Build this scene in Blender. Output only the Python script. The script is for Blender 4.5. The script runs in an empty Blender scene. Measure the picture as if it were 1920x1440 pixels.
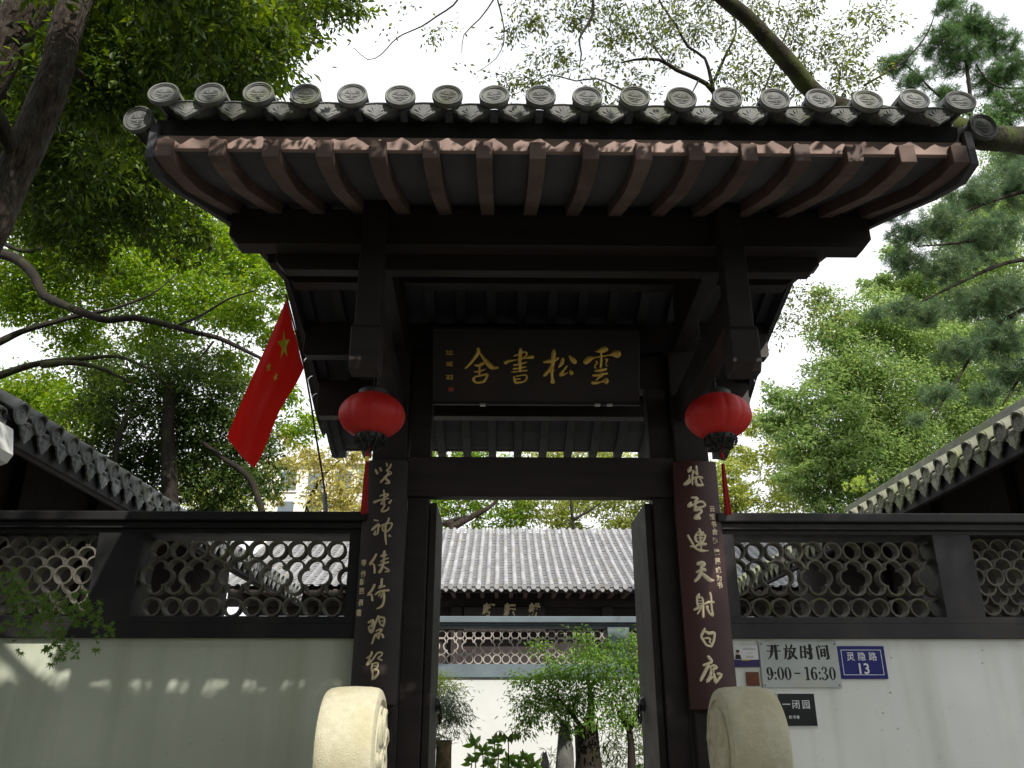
import bpy, math, random
import numpy as np
from mathutils import Vector
rad = math.radians
# ------------------------------------------------------------------ camera, sky, sun, exposure
scene = bpy.context.scene
col = scene.collection
F_PX, PITCH, YAW = 1569.3, .3822, .0136          # the camera stands at the origin, eye height 1.6 m
cd = bpy.data.cameras.new('camera'); cd.sensor_width = 36; cd.lens = 36*F_PX/1920
cd.clip_start = .05; cd.clip_end = 2000
co = bpy.data.objects.new('camera', cd); col.objects.link(co)
co.rotation_euler = (math.pi/2+PITCH, 0, -YAW); scene.camera = co
SUN_EL, SUN_AZ = rad(38.5), rad(24)                # sun behind the camera, to its right
sdir = Vector((math.sin(SUN_AZ)*math.cos(SUN_EL), -math.cos(SUN_AZ)*math.cos(SUN_EL), math.sin(SUN_EL)))
W = bpy.data.worlds.new('World'); scene.world = W; W.use_nodes = True
nt = W.node_tree; nt.nodes.clear()
out = nt.nodes.new('ShaderNodeOutputWorld'); bg = nt.nodes.new('ShaderNodeBackground')
sky = nt.nodes.new('ShaderNodeTexSky'); sky.sky_type = 'NISHITA'; sky.sun_disc = False
sky.sun_elevation = SUN_EL; sky.sun_rotation = math.pi-SUN_AZ
sky.air_density = 1.2; sky.dust_density = 2.0
tc = nt.nodes.new('ShaderNodeTexCoord'); mp = nt.nodes.new('ShaderNodeMapping'); mp.inputs['Scale'].default_value = (1, 1, 2.2)
nz = nt.nodes.new('ShaderNodeTexNoise'); nz.inputs['Scale'].default_value = 1.6; nz.inputs['Detail'].default_value = 6
rp = nt.nodes.new('ShaderNodeValToRGB'); rp.color_ramp.elements[0].position = .30; rp.color_ramp.elements[1].position = .50
rp.color_ramp.elements[0].color = (.66,)*3+(1,)
mx = nt.nodes.new('ShaderNodeMixRGB'); mx.inputs['Color2'].default_value = (9.6, 9.8, 10.2, 1)
L = nt.links.new
L(tc.outputs['Generated'], mp.inputs['Vector']); L(mp.outputs[0], nz.inputs['Vector']); L(nz.outputs['Fac'], rp.inputs['Fac'])
L(rp.outputs['Color'], mx.inputs['Fac']); L(sky.outputs[0], mx.inputs['Color1']); L(mx.outputs[0], bg.inputs['Color'])
bg.inputs['Strength'].default_value = .125
L(bg.outputs[0], out.inputs['Surface'])
sd = bpy.data.lights.new('sun', 'SUN'); sd.energy = 4.7; sd.angle = rad(.53); sd.color = (1, .95, .86)
so = bpy.data.objects.new('sun', sd); col.objects.link(so); so.rotation_euler = sdir.to_track_quat('Z', 'Y').to_euler()
so.location = (6, -14, 18)
vs = scene.view_settings; vs.view_transform = 'Standard'; vs.look = 'None'; vs.exposure = .22; vs.gamma = 1; vs.use_curve_mapping = False
scene.cycles.max_bounces = 8; scene.cycles.diffuse_bounces = 4; scene.cycles.transmission_bounces = 4
scene.cycles.glossy_bounces = 3; scene.cycles.use_denoising = True

# ------------------------------------------------------------------ a pixel of the photograph -> a point in the place
cF = np.array([math.sin(YAW)*math.cos(PITCH), math.cos(YAW)*math.cos(PITCH), math.sin(PITCH)])
cR = np.array([math.cos(YAW), -math.sin(YAW), 0.]); cU = np.cross(cR, cF)
def ray(x, y): return cF+cR*(x-960)/F_PX+cU*(720-y)/F_PX
def at(x, y, Y):
    d = ray(x, y); return d*Y/d[1]
def at_plane(x, y, p0, n):
    d = ray(x, y); return d*(np.dot(p0, n)/np.dot(d, n))

# ------------------------------------------------------------------ materials
def nodes(name):
    m = bpy.data.materials.new(name); m.use_nodes = True; t = m.node_tree
    b = t.nodes['Principled BSDF']; return m, t, b
def pos_noise(t, scale, detail=4, stretch=(1, 1, 1), obj_off=True):
    g = t.nodes.new('ShaderNodeNewGeometry'); mp = t.nodes.new('ShaderNodeMapping'); mp.inputs['Scale'].default_value = stretch
    n = t.nodes.new('ShaderNodeTexNoise'); n.inputs['Scale'].default_value = scale; n.inputs['Detail'].default_value = detail
    t.links.new(g.outputs['Position'], mp.inputs['Vector']); t.links.new(mp.outputs[0], n.inputs['Vector']); return n
def ramp(t, src, stops):
    r = t.nodes.new('ShaderNodeValToRGB'); e = r.color_ramp.elements
    while len(e) < len(stops): e.new(.5)
    for k, (p, c) in enumerate(stops): e[k].position = p; e[k].color = tuple(c)+(1,)
    t.links.new(src, r.inputs['Fac']); return r
def sc(c, k): return tuple(min(1, v*k) for v in c)
def mat(name, c, rough=.6, var=.25, scale=5, stretch=(1, 1, 1), bump=.1, bscale=60, bdist=.002, spec=.4, c2=None, rnd=.0, metallic=0, grime=None, gscale=1.3, gpos=(.5, .7)):
    m, t, b = nodes(name)
    n = pos_noise(t, scale, 5, stretch)
    r = ramp(t, n.outputs['Fac'], [(.3, sc(c, 1-var)), (.7, c2 or sc(c, 1+var))]); last = r.outputs['Color']
    if grime:
        n2 = pos_noise(t, gscale, 8, (1, 1, .6)); r2 = ramp(t, n2.outputs['Fac'], [(gpos[0], (0,)*3), (gpos[1], (1,)*3)])
        x = t.nodes.new('ShaderNodeMixRGB'); x.inputs['Color2'].default_value = tuple(grime)+(1,)
        t.links.new(r2.outputs[0], x.inputs['Fac']); t.links.new(last, x.inputs['Color1']); last = x.outputs[0]
    if rnd:
        oi = t.nodes.new('ShaderNodeObjectInfo'); mr = t.nodes.new('ShaderNodeMapRange')
        mr.inputs['To Min'].default_value = 1-rnd; mr.inputs['To Max'].default_value = 1+rnd
        hs = t.nodes.new('ShaderNodeHueSaturation')
        t.links.new(oi.outputs['Random'], mr.inputs['Value']); t.links.new(mr.outputs[0], hs.inputs['Value']); t.links.new(last, hs.inputs['Color']); last = hs.outputs[0]
    t.links.new(last, b.inputs['Base Color'])
    b.inputs['Roughness'].default_value = rough; b.inputs['Specular IOR Level'].default_value = spec; b.inputs['Metallic'].default_value = metallic
    n4 = pos_noise(t, scale*2.3, 4); mr = t.nodes.new('ShaderNodeMapRange'); mr.inputs['To Min'].default_value = max(.05, rough-.12); mr.inputs['To Max'].default_value = min(1, rough+.12)
    t.links.new(n4.outputs['Fac'], mr.inputs['Value']); t.links.new(mr.outputs[0], b.inputs['Roughness'])
    if bump:
        n3 = pos_noise(t, bscale, 6, stretch); bp = t.nodes.new('ShaderNodeBump'); bp.inputs['Strength'].default_value = bump; bp.inputs['Distance'].default_value = bdist
        t.links.new(n3.outputs['Fac'], bp.inputs['Height']); t.links.new(bp.outputs[0], b.inputs['Normal'])
    return m
def leafmat(name, c, c2, trans=.35, rough=.5, spec=.35):
    m, t, b = nodes(name)
    g = t.nodes.new('ShaderNodeNewGeometry'); n = pos_noise(t, .9, 3)
    ad = t.nodes.new('ShaderNodeMath'); ad.operation = 'MULTIPLY_ADD'; ad.inputs[1].default_value = .65
    ml = t.nodes.new('ShaderNodeMath'); ml.operation = 'MULTIPLY'; ml.inputs[1].default_value = .5
    t.links.new(n.outputs['Fac'], ml.inputs[0]); t.links.new(g.outputs['Random Per Island'], ad.inputs[0]); t.links.new(ml.outputs[0], ad.inputs[2])
    r = ramp(t, ad.outputs[0], [(.12, sc(c, .7)), (.5, c), (.95, c2)])
    t.links.new(r.outputs[0], b.inputs['Base Color']); b.inputs['Roughness'].default_value = rough; b.inputs['Specular IOR Level'].default_value = spec
    tr = t.nodes.new('ShaderNodeBsdfTranslucent'); hs = t.nodes.new('ShaderNodeHueSaturation'); hs.inputs['Saturation'].default_value = 1.15; hs.inputs['Value'].default_value = 1.5; hs.inputs['Hue'].default_value = .485
    t.links.new(r.outputs[0], hs.inputs['Color']); t.links.new(hs.outputs[0], tr.inputs['Color'])
    x = t.nodes.new('ShaderNodeMixShader'); x.inputs[0].default_value = trans
    t.links.new(b.outputs[0], x.inputs[1]); t.links.new(tr.outputs[0], x.inputs[2])
    t.links.new(x.outputs[0], t.nodes['Material Output'].inputs['Surface']); return m
M = dict(
 beam=mat('dark_brown_paint', (.021, .0145, .0135), .6, .3, 3, (1, 1, 6), .25, 30, .002, .35),
 beamx=mat('dark_brown_paint_long_grain', (.024, .0165, .0155), .6, .3, 3, (.4, 4, 6), .3, 30, .002, .35),
 eave=mat('weathered_brown_paint_shaded', (.125, .084, .072), .7, .25, 4, (1, 1, 1), .3, 25, .002, .3, grime=(.075, .05, .042), gscale=5, gpos=(.5, .75), rnd=.12),  # darker copy of the fascia paint: the underside shade is in the colour
 eavef=mat('weathered_brown_paint_sunlit', (.29, .205, .18), .7, .25, 4, (1, 1, 1), .3, 25, .002, .3, grime=(.17, .11, .09), gscale=5, gpos=(.5, .75)),  # lighter copy of the rafter paint: the sunlight is in the colour
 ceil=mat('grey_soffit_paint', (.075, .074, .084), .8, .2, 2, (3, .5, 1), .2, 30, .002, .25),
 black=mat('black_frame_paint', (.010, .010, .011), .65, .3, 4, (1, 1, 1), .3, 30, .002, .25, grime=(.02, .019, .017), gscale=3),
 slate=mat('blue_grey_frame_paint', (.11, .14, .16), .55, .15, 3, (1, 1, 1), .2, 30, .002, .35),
 tile=mat('grey_roof_tile', (.165, .17, .168), .8, .35, 9, (1, 1, 1), .5, 70, .003, .3, grime=(.09, .10, .055), gscale=7, gpos=(.52, .72), rnd=.22),
 tilef=mat('pale_grey_roof_tile', (.265, .265, .275), .75, .2, 6, (1, 1, 1), .4, 40, .004, .3, rnd=.16, grime=(.25, .22, .15), gscale=3, gpos=(.58, .8)),
 tileg=mat('lichened_roof_tile', (.20, .205, .16), .8, .25, 7, (1, 1, 1), .5, 60, .003, .3, grime=(.18, .20, .10), gscale=4, gpos=(.45, .7), rnd=.18),
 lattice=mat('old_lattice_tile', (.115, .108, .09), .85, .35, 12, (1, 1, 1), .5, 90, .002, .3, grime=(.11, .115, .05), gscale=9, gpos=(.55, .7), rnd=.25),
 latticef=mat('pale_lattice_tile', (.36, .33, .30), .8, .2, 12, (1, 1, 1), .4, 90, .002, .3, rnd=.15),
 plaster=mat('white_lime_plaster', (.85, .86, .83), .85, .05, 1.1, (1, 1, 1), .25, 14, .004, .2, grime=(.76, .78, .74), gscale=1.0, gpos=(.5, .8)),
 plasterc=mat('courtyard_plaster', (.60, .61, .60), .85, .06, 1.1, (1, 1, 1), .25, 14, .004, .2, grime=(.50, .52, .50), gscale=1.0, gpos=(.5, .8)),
 plasterg=mat('stained_plaster_shade_tint', (.49, .52, .43), .85, .08, 1.1, (1, 1, 1), .25, 14, .004, .2, grime=(.41, .44, .35), gscale=1.2, gpos=(.45, .75)),  # white plaster darkened and greened to stand for tree shade, stains on top
 stone=mat('pale_yellow_sandstone', (.53, .50, .37), .9, .09, 30, (1, 1, 1), 1, 130, .004, .2, grime=(.42, .38, .22), gscale=3.5, gpos=(.45, .8)),
 rock=mat('dark_garden_rock', (.10, .10, .09), .9, .35, 6, (1, 1, 1), .9, 18, .02, .2),
 dpaving=mat('shaded_stone_paving', (.13, .125, .11), .85, .25, 2, (1, 1, 1), .4, 30, .004, .3),  # paving copy darkened for tree shade, to weaken bounce light under the eave
 paving=mat('grey_stone_paving', (.24, .23, .21), .8, .2, 2, (1, 1, 1), .4, 30, .004, .3, rnd=.12),
 asphalt=mat('asphalt', (.055, .055, .055), .9, .15, 8, (1, 1, 1), .5, 120, .004, .3),
 soil=mat('soil_and_moss', (.07, .075, .04), .95, .3, 3, (1, 1, 1), .6, 20, .02, .2),
 bark=mat('grey_brown_bark', (.040, .031, .024), .95, .6, 26, (1, 1, .28), 1, 45, .05, .12, grime=(.065, .06, .048), gscale=5, gpos=(.5, .7)),
 barkt=mat('ochre_scaly_bark', (.16, .12, .07), .95, .6, 22, (1, 1, .4), 1, 40, .03, .15, grime=(.07, .07, .03), gscale=12, gpos=(.45, .6)),
 barkd=mat('dark_bark', (.022, .018, .014), .9, .35, 9, (1, 1, .5), .9, 40, .01, .2, grime=(.035, .042, .014), gscale=6, gpos=(.55, .7)),
 barkm=mat('mossy_bark', (.03, .026, .018), .95, .35, 9, (1, 1, .5), 1, 45, .012, .2, grime=(.05, .062, .015), gscale=5, gpos=(.45, .65)),
 red=mat('red_lantern_cloth', (.58, .016, .012), .55, .15, 3, (1, 1, 1), .1, 80, .001, .5),
 tassel=mat('red_silk_tassel', (.35, .012, .015), .7, .25, 20, (8, 8, .5), .6, 90, .003, .3),
 gold=mat('gold_leaf', (.95, .58, .12), .4, .2, 14, (1, 1, 1), .3, 60, .002, .6, metallic=.25, grime=(.5, .27, .06), gscale=22, gpos=(.56, .72)),
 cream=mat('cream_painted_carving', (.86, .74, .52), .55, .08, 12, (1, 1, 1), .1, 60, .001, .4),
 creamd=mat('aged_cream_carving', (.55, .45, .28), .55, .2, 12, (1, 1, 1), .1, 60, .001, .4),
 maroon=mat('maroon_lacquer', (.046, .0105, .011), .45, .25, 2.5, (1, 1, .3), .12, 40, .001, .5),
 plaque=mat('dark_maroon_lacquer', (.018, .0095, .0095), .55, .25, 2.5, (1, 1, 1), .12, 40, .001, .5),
 iron=mat('black_iron', (.012, .012, .012), .5, .3, 20, (1, 1, 1), .3, 80, .001, .5),
 flagred=None, flagyel=mat('yellow_star_cloth', (.75, .68, .05), .75, .05, 5, (1, 1, 1), 0),
 pole=mat('flag_pole_paint', (.10, .03, .04), .5, .2, 8),
 steel=mat('brushed_steel_plate', (.46, .49, .48), .42, .12, 3, (1, 1, 1), .08, 20, .001, .5, grime=(.50, .50, .38), gscale=4, gpos=(.55, .75), metallic=.1),
 ink=mat('black_print', (.012, .012, .012), .6, .1, 5, (1, 1, 1), 0),
 blue=mat('blue_enamel', (.004, .006, .16), .35, .1, 3, (1, 1, 1), 0),
 white=mat('white_print', (.78, .79, .80), .5, .03, 3, (1, 1, 1), 0),
 signblk=mat('black_acrylic', (.012, .013, .017), .3, .1, 3, (1, 1, 1), 0),
 purple=mat('dark_violet_print', (.03, .02, .12), .5, .1, 3, (1, 1, 1), 0),
 brownp=mat('rust_brown_plate', (.16, .05, .025), .6, .4, 60, (1, 1, 1), 0),
 skin=mat('portrait_print_skin', (.62, .42, .34), .6, .05, 3, (1, 1, 1), 0),
 yel=mat('yellow_print', (.6, .5, .08), .6, .05, 3, (1, 1, 1), 0),
 wallfar=mat('cream_render', (.72, .68, .60), .8, .05, 1),
 stem=mat('green_brown_stem', (.10, .09, .05), .8, .3, 9),
)
for pm_ in (M['plaster'], M['plasterg']):
    t_ = pm_.node_tree; b_ = t_.nodes['Principled BSDF']; src = b_.inputs['Base Color'].links[0].from_socket
    n_ = pos_noise(t_, 3.2, 6, (2.2, 1, .16)); r_ = ramp(t_, n_.outputs['Fac'], [(.46, (1, 1, 1)), (.72, (.84, .85, .80))])
    n2 = pos_noise(t_, 22, 6, (1, 1, 1)); r2 = ramp(t_, n2.outputs['Fac'], [(.68, (1, 1, 1)), (.76, (.78, .78, .72))])
    for q in (r_, r2):
        x_ = t_.nodes.new('ShaderNodeMixRGB'); x_.blend_type = 'MULTIPLY'; x_.inputs['Fac'].default_value = 1
        t_.links.new(src, x_.inputs['Color1']); t_.links.new(q.outputs[0], x_.inputs['Color2']); src = x_.outputs[0]
    t_.links.new(src, b_.inputs['Base Color'])
m_, t_, b_ = nodes('red_flag_cloth'); b_.inputs['Base Color'].default_value = (.62, .012, .01, 1); b_.inputs['Roughness'].default_value = .75
tr_ = t_.nodes.new('ShaderNodeBsdfTranslucent'); tr_.inputs['Color'].default_value = (.85, .02, .012, 1); x_ = t_.nodes.new('ShaderNodeMixShader'); x_.inputs[0].default_value = .45
t_.links.new(b_.outputs[0], x_.inputs[1]); t_.links.new(tr_.outputs[0], x_.inputs[2]); t_.links.new(x_.outputs[0], t_.nodes['Material Output'].inputs['Surface']); M['flagred'] = m_
LM = dict(
 near=leafmat('dark_camphor_leaf', (.045, .082, .014), (.15, .22, .028), .42),
 mid=leafmat('fresh_green_leaf', (.15, .275, .035), (.34, .44, .07), .52),
 dense=leafmat('deep_green_leaf', (.055, .10, .024), (.14, .20, .042), .4),
 far=leafmat('yellow_green_leaf', (.24, .30, .07), (.42, .44, .12), .5),
 autumn=leafmat('pale_yellow_leaf', (.34, .33, .10), (.52, .46, .14), .4),
 right=leafmat('grey_green_leaf', (.17, .275, .09), (.37, .46, .18), .5),
 thin=leafmat('thin_canopy_leaf', (.065, .085, .028), (.22, .27, .05), .42),
 pine=leafmat('pine_needle', (.08, .17, .06), (.16, .26, .09), .35),
 pined=leafmat('blue_green_pine_needle', (.10, .19, .10), (.23, .28, .13), .4),
 maple=leafmat('maple_leaf', (.06, .13, .018), (.13, .21, .035), .45),
 lime=leafmat('lime_maple_leaf', (.25, .36, .05), (.38, .46, .09), .45),
 bush=leafmat('garden_shrub_leaf', (.09, .19, .028), (.20, .32, .055), .42),
 podo=leafmat('narrow_grey_green_leaf', (.11, .16, .09), (.26, .31, .17), .35),
 broad=leafmat('glossy_broad_leaf', (.08, .18, .025), (.17, .28, .045), .4, .35, .5),
)

# ------------------------------------------------------------------ builders
ORG = {}
def org(p): return ORG.get(p.name, Vector((0, 0, 0))) if p else Vector((0, 0, 0))
def tag(o, label=None, cat=None, group=None, kind=None):
    for k, v in (('label', label), ('category', cat), ('group', group), ('kind', kind)):
        if v: o[k] = v
    return o
def thing(name, loc, label, cat, group=None):
    o = bpy.data.objects.new(name, None); col.objects.link(o); o.location = loc; o.empty_display_size = .1
    ORG[o.name] = Vector(loc); return tag(o, label, cat, group)
def place(name, me, parent, loc=None, rot=None, scale=None, kind=None, label=None):
    """a mesh object under parent; loc is in the place's own coordinates"""
    o = bpy.data.objects.new(name, me); col.objects.link(o)
    if parent: o.parent = parent
    o.location = (Vector(loc)-org(parent)) if loc is not None else Vector((0, 0, 0))
    if rot is not None: o.rotation_euler = rot
    if scale is not None: o.scale = scale
    ORG[o.name] = org(parent) if loc is None else Vector(loc)
    return tag(o, label, kind=kind)
class MB:
    def __init__(s): s.v = []; s.f = []
    def add(s, vs, fs):
        b = len(s.v); s.v += [tuple(map(float, v)) for v in vs]; s.f += [tuple(i+b for i in f) for f in fs]; return s
    def box(s, x0, x1, y0, y1, z0, z1):
        v = [(x, y, z) for x in (x0, x1) for y in (y0, y1) for z in (z0, z1)]
        return s.add(v, [(0, 1, 3, 2), (4, 6, 7, 5), (0, 4, 5, 1), (2, 3, 7, 6), (0, 2, 6, 4), (1, 5, 7, 3)])
    def prism(s, poly, ax, a, b):
        """poly in the two other axes (in x,y,z order), swept along ax from a to b"""
        n = len(poly)
        def P(u, w, t): return {'x': (t, u, w), 'y': (u, t, w), 'z': (u, w, t)}[ax]
        v = [P(u, w, a) for u, w in poly]+[P(u, w, b) for u, w in poly]
        f = [tuple(range(n))[::-1], tuple(range(n, 2*n))]+[(i, (i+1) % n, n+(i+1) % n, n+i) for i in range(n)]
        return s.add(v, f)
    def tube(s, pts, rr, n=10, cap=True, wob=0, rng=None):
        pts = [Vector(p) for p in pts]; k = len(pts)
        if not hasattr(rr, '__len__'): rr = [rr]*k
        up = Vector((.13, .21, .97)); v = []
        for i, p in enumerate(pts):
            d = (pts[min(i+1, k-1)]-pts[max(i-1, 0)]).normalized()
            a = d.cross(up)
            if a.length < .05: a = d.cross(Vector((1, 0, 0)))
            a.normalize(); b = d.cross(a)
            for j in range(n):
                t = 2*math.pi*j/n; r = rr[i]*(1+(rng.uniform(-wob, wob) if wob else 0))
                v.append(p+(a*math.cos(t)+b*math.sin(t))*r)
        f = [(i*n+j, i*n+(j+1) % n, (i+1)*n+(j+1) % n, (i+1)*n+j) for i in range(k-1) for j in range(n)]
        if cap: f += [tuple(range(n))[::-1], tuple(range((k-1)*n, k*n))]
        return s.add(v, f)
    def lathe(s, prof, c, n=24, ax='z'):
        """prof [(r, h)] turned about ax through c"""
        c = Vector(c); v = []
        for r, h in prof:
            for j in range(n):
                t = 2*math.pi*j/n; a, b = r*math.cos(t), r*math.sin(t)
                v.append(c+Vector({'z': (a, b, h), 'x': (h, a, b), 'y': (a, h, b)}[ax]))
        k = len(prof)
        f = [(i*n+j, i*n+(j+1) % n, (i+1)*n+(j+1) % n, (i+1)*n+j) for i in range(k-1) for j in range(n)]
        if prof[0][0] > 1e-6: f.append(tuple(range(n))[::-1])
        if prof[-1][0] > 1e-6: f.append(tuple(range((k-1)*n, k*n)))
        return s.add(v, f)
    def ribbon(s, P, Wd, N, h, base=.0015):
        """a raised brush stroke: centre line P (3-D), widths, outward normal(s) N, ridge height"""
        k = len(P); v = []
        for i in range(k):
            d = P[min(i+1, k-1)]-P[max(i-1, 0)]; n_ = N[i] if isinstance(N, list) else N
            sd_ = np.cross(d, n_); l = np.linalg.norm(sd_); sd_ = sd_/l if l > 1e-9 else np.array([1, 0, 0.])
            w = Wd[i]/2; hh = min(h, w*.8)
            v += [P[i]-sd_*w-n_*base, P[i]-sd_*w*.62+n_*hh*.85, P[i]+n_*hh, P[i]+sd_*w*.62+n_*hh*.85, P[i]+sd_*w-n_*base]
        f = [(i*5+j, i*5+j+1, (i+1)*5+j+1, (i+1)*5+j) for i in range(k-1) for j in range(4)]
        return s.add(v, f)
    def mesh(s, name, m, smooth=False, o=Vector((0, 0, 0)), ang=None):
        me = bpy.data.meshes.new(name); me.from_pydata([(a-o.x, b-o.y, c-o.z) for a, b, c in s.v], [], s.f)
        if m: me.materials.append(m)
        if smooth:
            me.polygons.foreach_set('use_smooth', [True]*len(me.polygons))
            if ang: me.set_sharp_from_angle(angle=rad(ang))
        me.update(); return me
    def build(s, name, m, parent=None, smooth=False, bevel=0, kind=None, label=None, ang=35):
        me = s.mesh(name, m, smooth, org(parent), ang)
        o = bpy.data.objects.new(name, me); col.objects.link(o)
        if parent: o.parent = parent; o.location = (0, 0, 0) if parent.type == 'EMPTY' or ORG.get(parent.name) is not None else (0, 0, 0)
        ORG[o.name] = org(parent)
        if bevel:
            b = o.modifiers.new('bevel', 'BEVEL'); b.width = bevel; b.segments = 2; b.limit_method = 'ANGLE'; b.angle_limit = rad(40); b.harden_normals = False
        return tag(o, label, kind=kind)
def box(name, m, parent, x0, x1, y0, y1, z0, z1, bevel=.004, **k):
    return MB().box(x0, x1, y0, y1, z0, z1).build(name, m, parent, bevel=bevel, **k)
def catmull(p, step):
    """p: rows of numbers; smooth resampling, ends kept"""
    p = np.array(p, float)
    if len(p) < 3:
        n = max(2, int(np.linalg.norm(p[-1][:2]-p[0][:2])/step)+1); t = np.linspace(0, 1, n)[:, None]; return p[0]*(1-t)+p[-1]*t
    q = np.vstack([2*p[0]-p[1], p, 2*p[-1]-p[-2]]); o = []
    for i in range(1, len(q)-2):
        n = max(2, int(np.linalg.norm(q[i+1][:2]-q[i][:2])/step))
        for k in range(n):
            t = k/n; a, b, c, d = q[i-1], q[i], q[i+1], q[i+2]
            o.append(.5*((2*b)+(c-a)*t+(2*a-5*b+4*c-d)*t*t+(3*b-a-3*c+d)*t**3))
    o.append(q[-2]); return np.array(o)
def brush(mb, strokes, ox, oy, zoom, p2w, h, wk=1.0, push=0):
    """strokes traced in an enlargement of the writing; p2w(px, py) -> (point on the board, outward normal)"""
    for si, s in enumerate(strokes):
        c = catmull(s, 22); c[:, 2] = np.maximum(c[:, 2], 8)
        a, b = c[0].copy(), c[-1].copy()
        d0 = c[0][:2]-c[1][:2]; d0 /= max(1e-6, np.linalg.norm(d0)); d1 = c[-1][:2]-c[-2][:2]; d1 /= max(1e-6, np.linalg.norm(d1))
        def ext(q, d, f, g): return np.array([q[0]+d[0]*q[2]*f, q[1]+d[1]*q[2]*f, q[2]*g])
        c = np.vstack([ext(a, d0, .46, .25), ext(a, d0, .3, .75), c, ext(b, d1, .3, .75), ext(b, d1, .46, .25)])
        P = []; N = []; Wd = []
        for x, y, w in c:
            pt, n = p2w(ox+x/zoom, oy+y/zoom); P.append(pt+n*(push+si*.00025)); N.append(n); Wd.append(w*wk/zoom*float(np.dot(pt, cF))/F_PX)
        mb.ribbon(P, Wd, N, h)
    return mb
def text_obj(name, s, m, parent, x, y, z, size, bold=0, sx=1., depth=.0008, spacing=1., label=None, align='CENTER', shear=0):
    c = bpy.data.curves.new(name, 'FONT'); c.body = s; c.size = size; c.offset = bold; c.extrude = depth; c.align_x = align; c.align_y = 'CENTER'
    c.space_character = spacing; c.resolution_u = 2; c.shear = shear
    tmp = bpy.data.objects.new('tmp', c); col.objects.link(tmp)
    me = bpy.data.meshes.new_from_object(tmp.evaluated_get(bpy.context.evaluated_depsgraph_get())); bpy.data.objects.remove(tmp); me.name = name
    me.materials.clear(); me.materials.append(m)
    return place(name, me, parent, (x, y, z), (math.pi/2, 0, 0), (sx, 1, 1), label=label)

X0 = .268
def prof(pts):
    def f(Y):
        Y = Y if Y <= 5.24 else 10.48-Y
        return float(np.interp(Y, [p[0] for p in pts], [p[1] for p in pts]))
    return f
zr = prof([(2.7, 2.17), (3.0, 2.258), (3.12, 2.268), (3.36, 2.33), (3.62, 2.44), (4.03, 2.62), (4.64, 2.86), (5.24, 3.05)])
ys_front = [3.0, 3.12, 3.24, 3.36, 3.49, 3.62, 3.82, 4.03, 4.33, 4.64, 4.94, 5.24]
ys_all = ys_front+[10.48-y for y in ys_front[-2::-1]]
def strip(mb, x0, x1, ys, lo, hi):
    """a bent plank: bottom lo(Y), top hi(Y)"""
    k = len(ys); v = []
    for y in ys: v += [(x0, y, lo(y)), (x1, y, lo(y)), (x1, y, hi(y)), (x0, y, hi(y))]
    f = [(0, 1, 2, 3), ((k-1)*4+3, (k-1)*4+2, (k-1)*4+1, (k-1)*4)]
    for i in range(k-1):
        a, b = i*4, (i+1)*4
        for j in range(4): f.append((a+j, b+j, b+(j+1) % 4, a+(j+1) % 4))
    return mb.add(v, f)

# ------------------------------------------------------------------ the setting: ground, road, platform
ROAD, YARD = -1.6, -1.2
tag(MB().add([(-400, -400, ROAD-.02), (400, -400, ROAD-.02), (400, 400, ROAD-.02), (-400, 400, ROAD-.02)], [(0, 1, 2, 3)]).build('ground', M['soil']), kind='structure')
tag(MB().add([(-60, -3.2, ROAD-.012), (60, -3.2, ROAD-.012), (60, .2, ROAD-.012), (-60, .2, ROAD-.012)], [(0, 1, 2, 3)]).build('road', M['asphalt']), kind='structure')
fore = tag(MB().box(-9, 9, .2, 5.36, ROAD-.015, ROAD+.02).build('forecourt', M['dpaving']), kind='structure')
box('courtyard_floor', M['paving'], None, -5.4, 6.2, 5.75, 24, ROAD-.01, YARD, 0, kind='structure')
plat = box('gate_platform', M['paving'], None, -1.15, 1.7, 3.9, 5.75, ROAD-.005, YARD+.004, .01, kind='structure')
for k, (y0, z1) in enumerate([(3.0, -1.47), (3.3, -1.34), (3.6, -1.21)]):
    box('stone_step', M['paving'], plat, -.9, 1.45, y0, y0+.298 if k < 2 else 3.898, ROAD+.021, z1, .01)

# ------------------------------------------------------------------ roof tiles (shared meshes)
def arc_mesh(name, r, th, L, a0, a1, m, n=7, taper=1.0):
    """part of a clay pipe along +Y, angles from +X through +Z"""
    mb = MB(); v = []
    for j, y in enumerate((0, L)):
        for i in range(n+1):
            t = a0+(a1-a0)*i/n
            for q in (r, r-th): q2 = q*(taper if j else 1); v.append((q2*math.cos(t), y, q2*math.sin(t)))
    f = []
    N = 2*(n+1)
    for i in range(n):
        a = 2*i
        f += [(a, a+1, a+3, a+2)[::-1], (N+a, N+a+1, N+a+3, N+a+2), (a, a+2, N+a+2, N+a), (a+1, N+a+1, N+a+3, a+3)]
    f += [(0, N, N+1, 1), (2*n, 2*n+1, N+2*n+1, N+2*n)]
    return mb.add(v, f).mesh(name, m, True, ang=50)
def relief_pt(px, py): return np.array([px, -.0, -py]), np.array([0, -1., 0])
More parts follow.
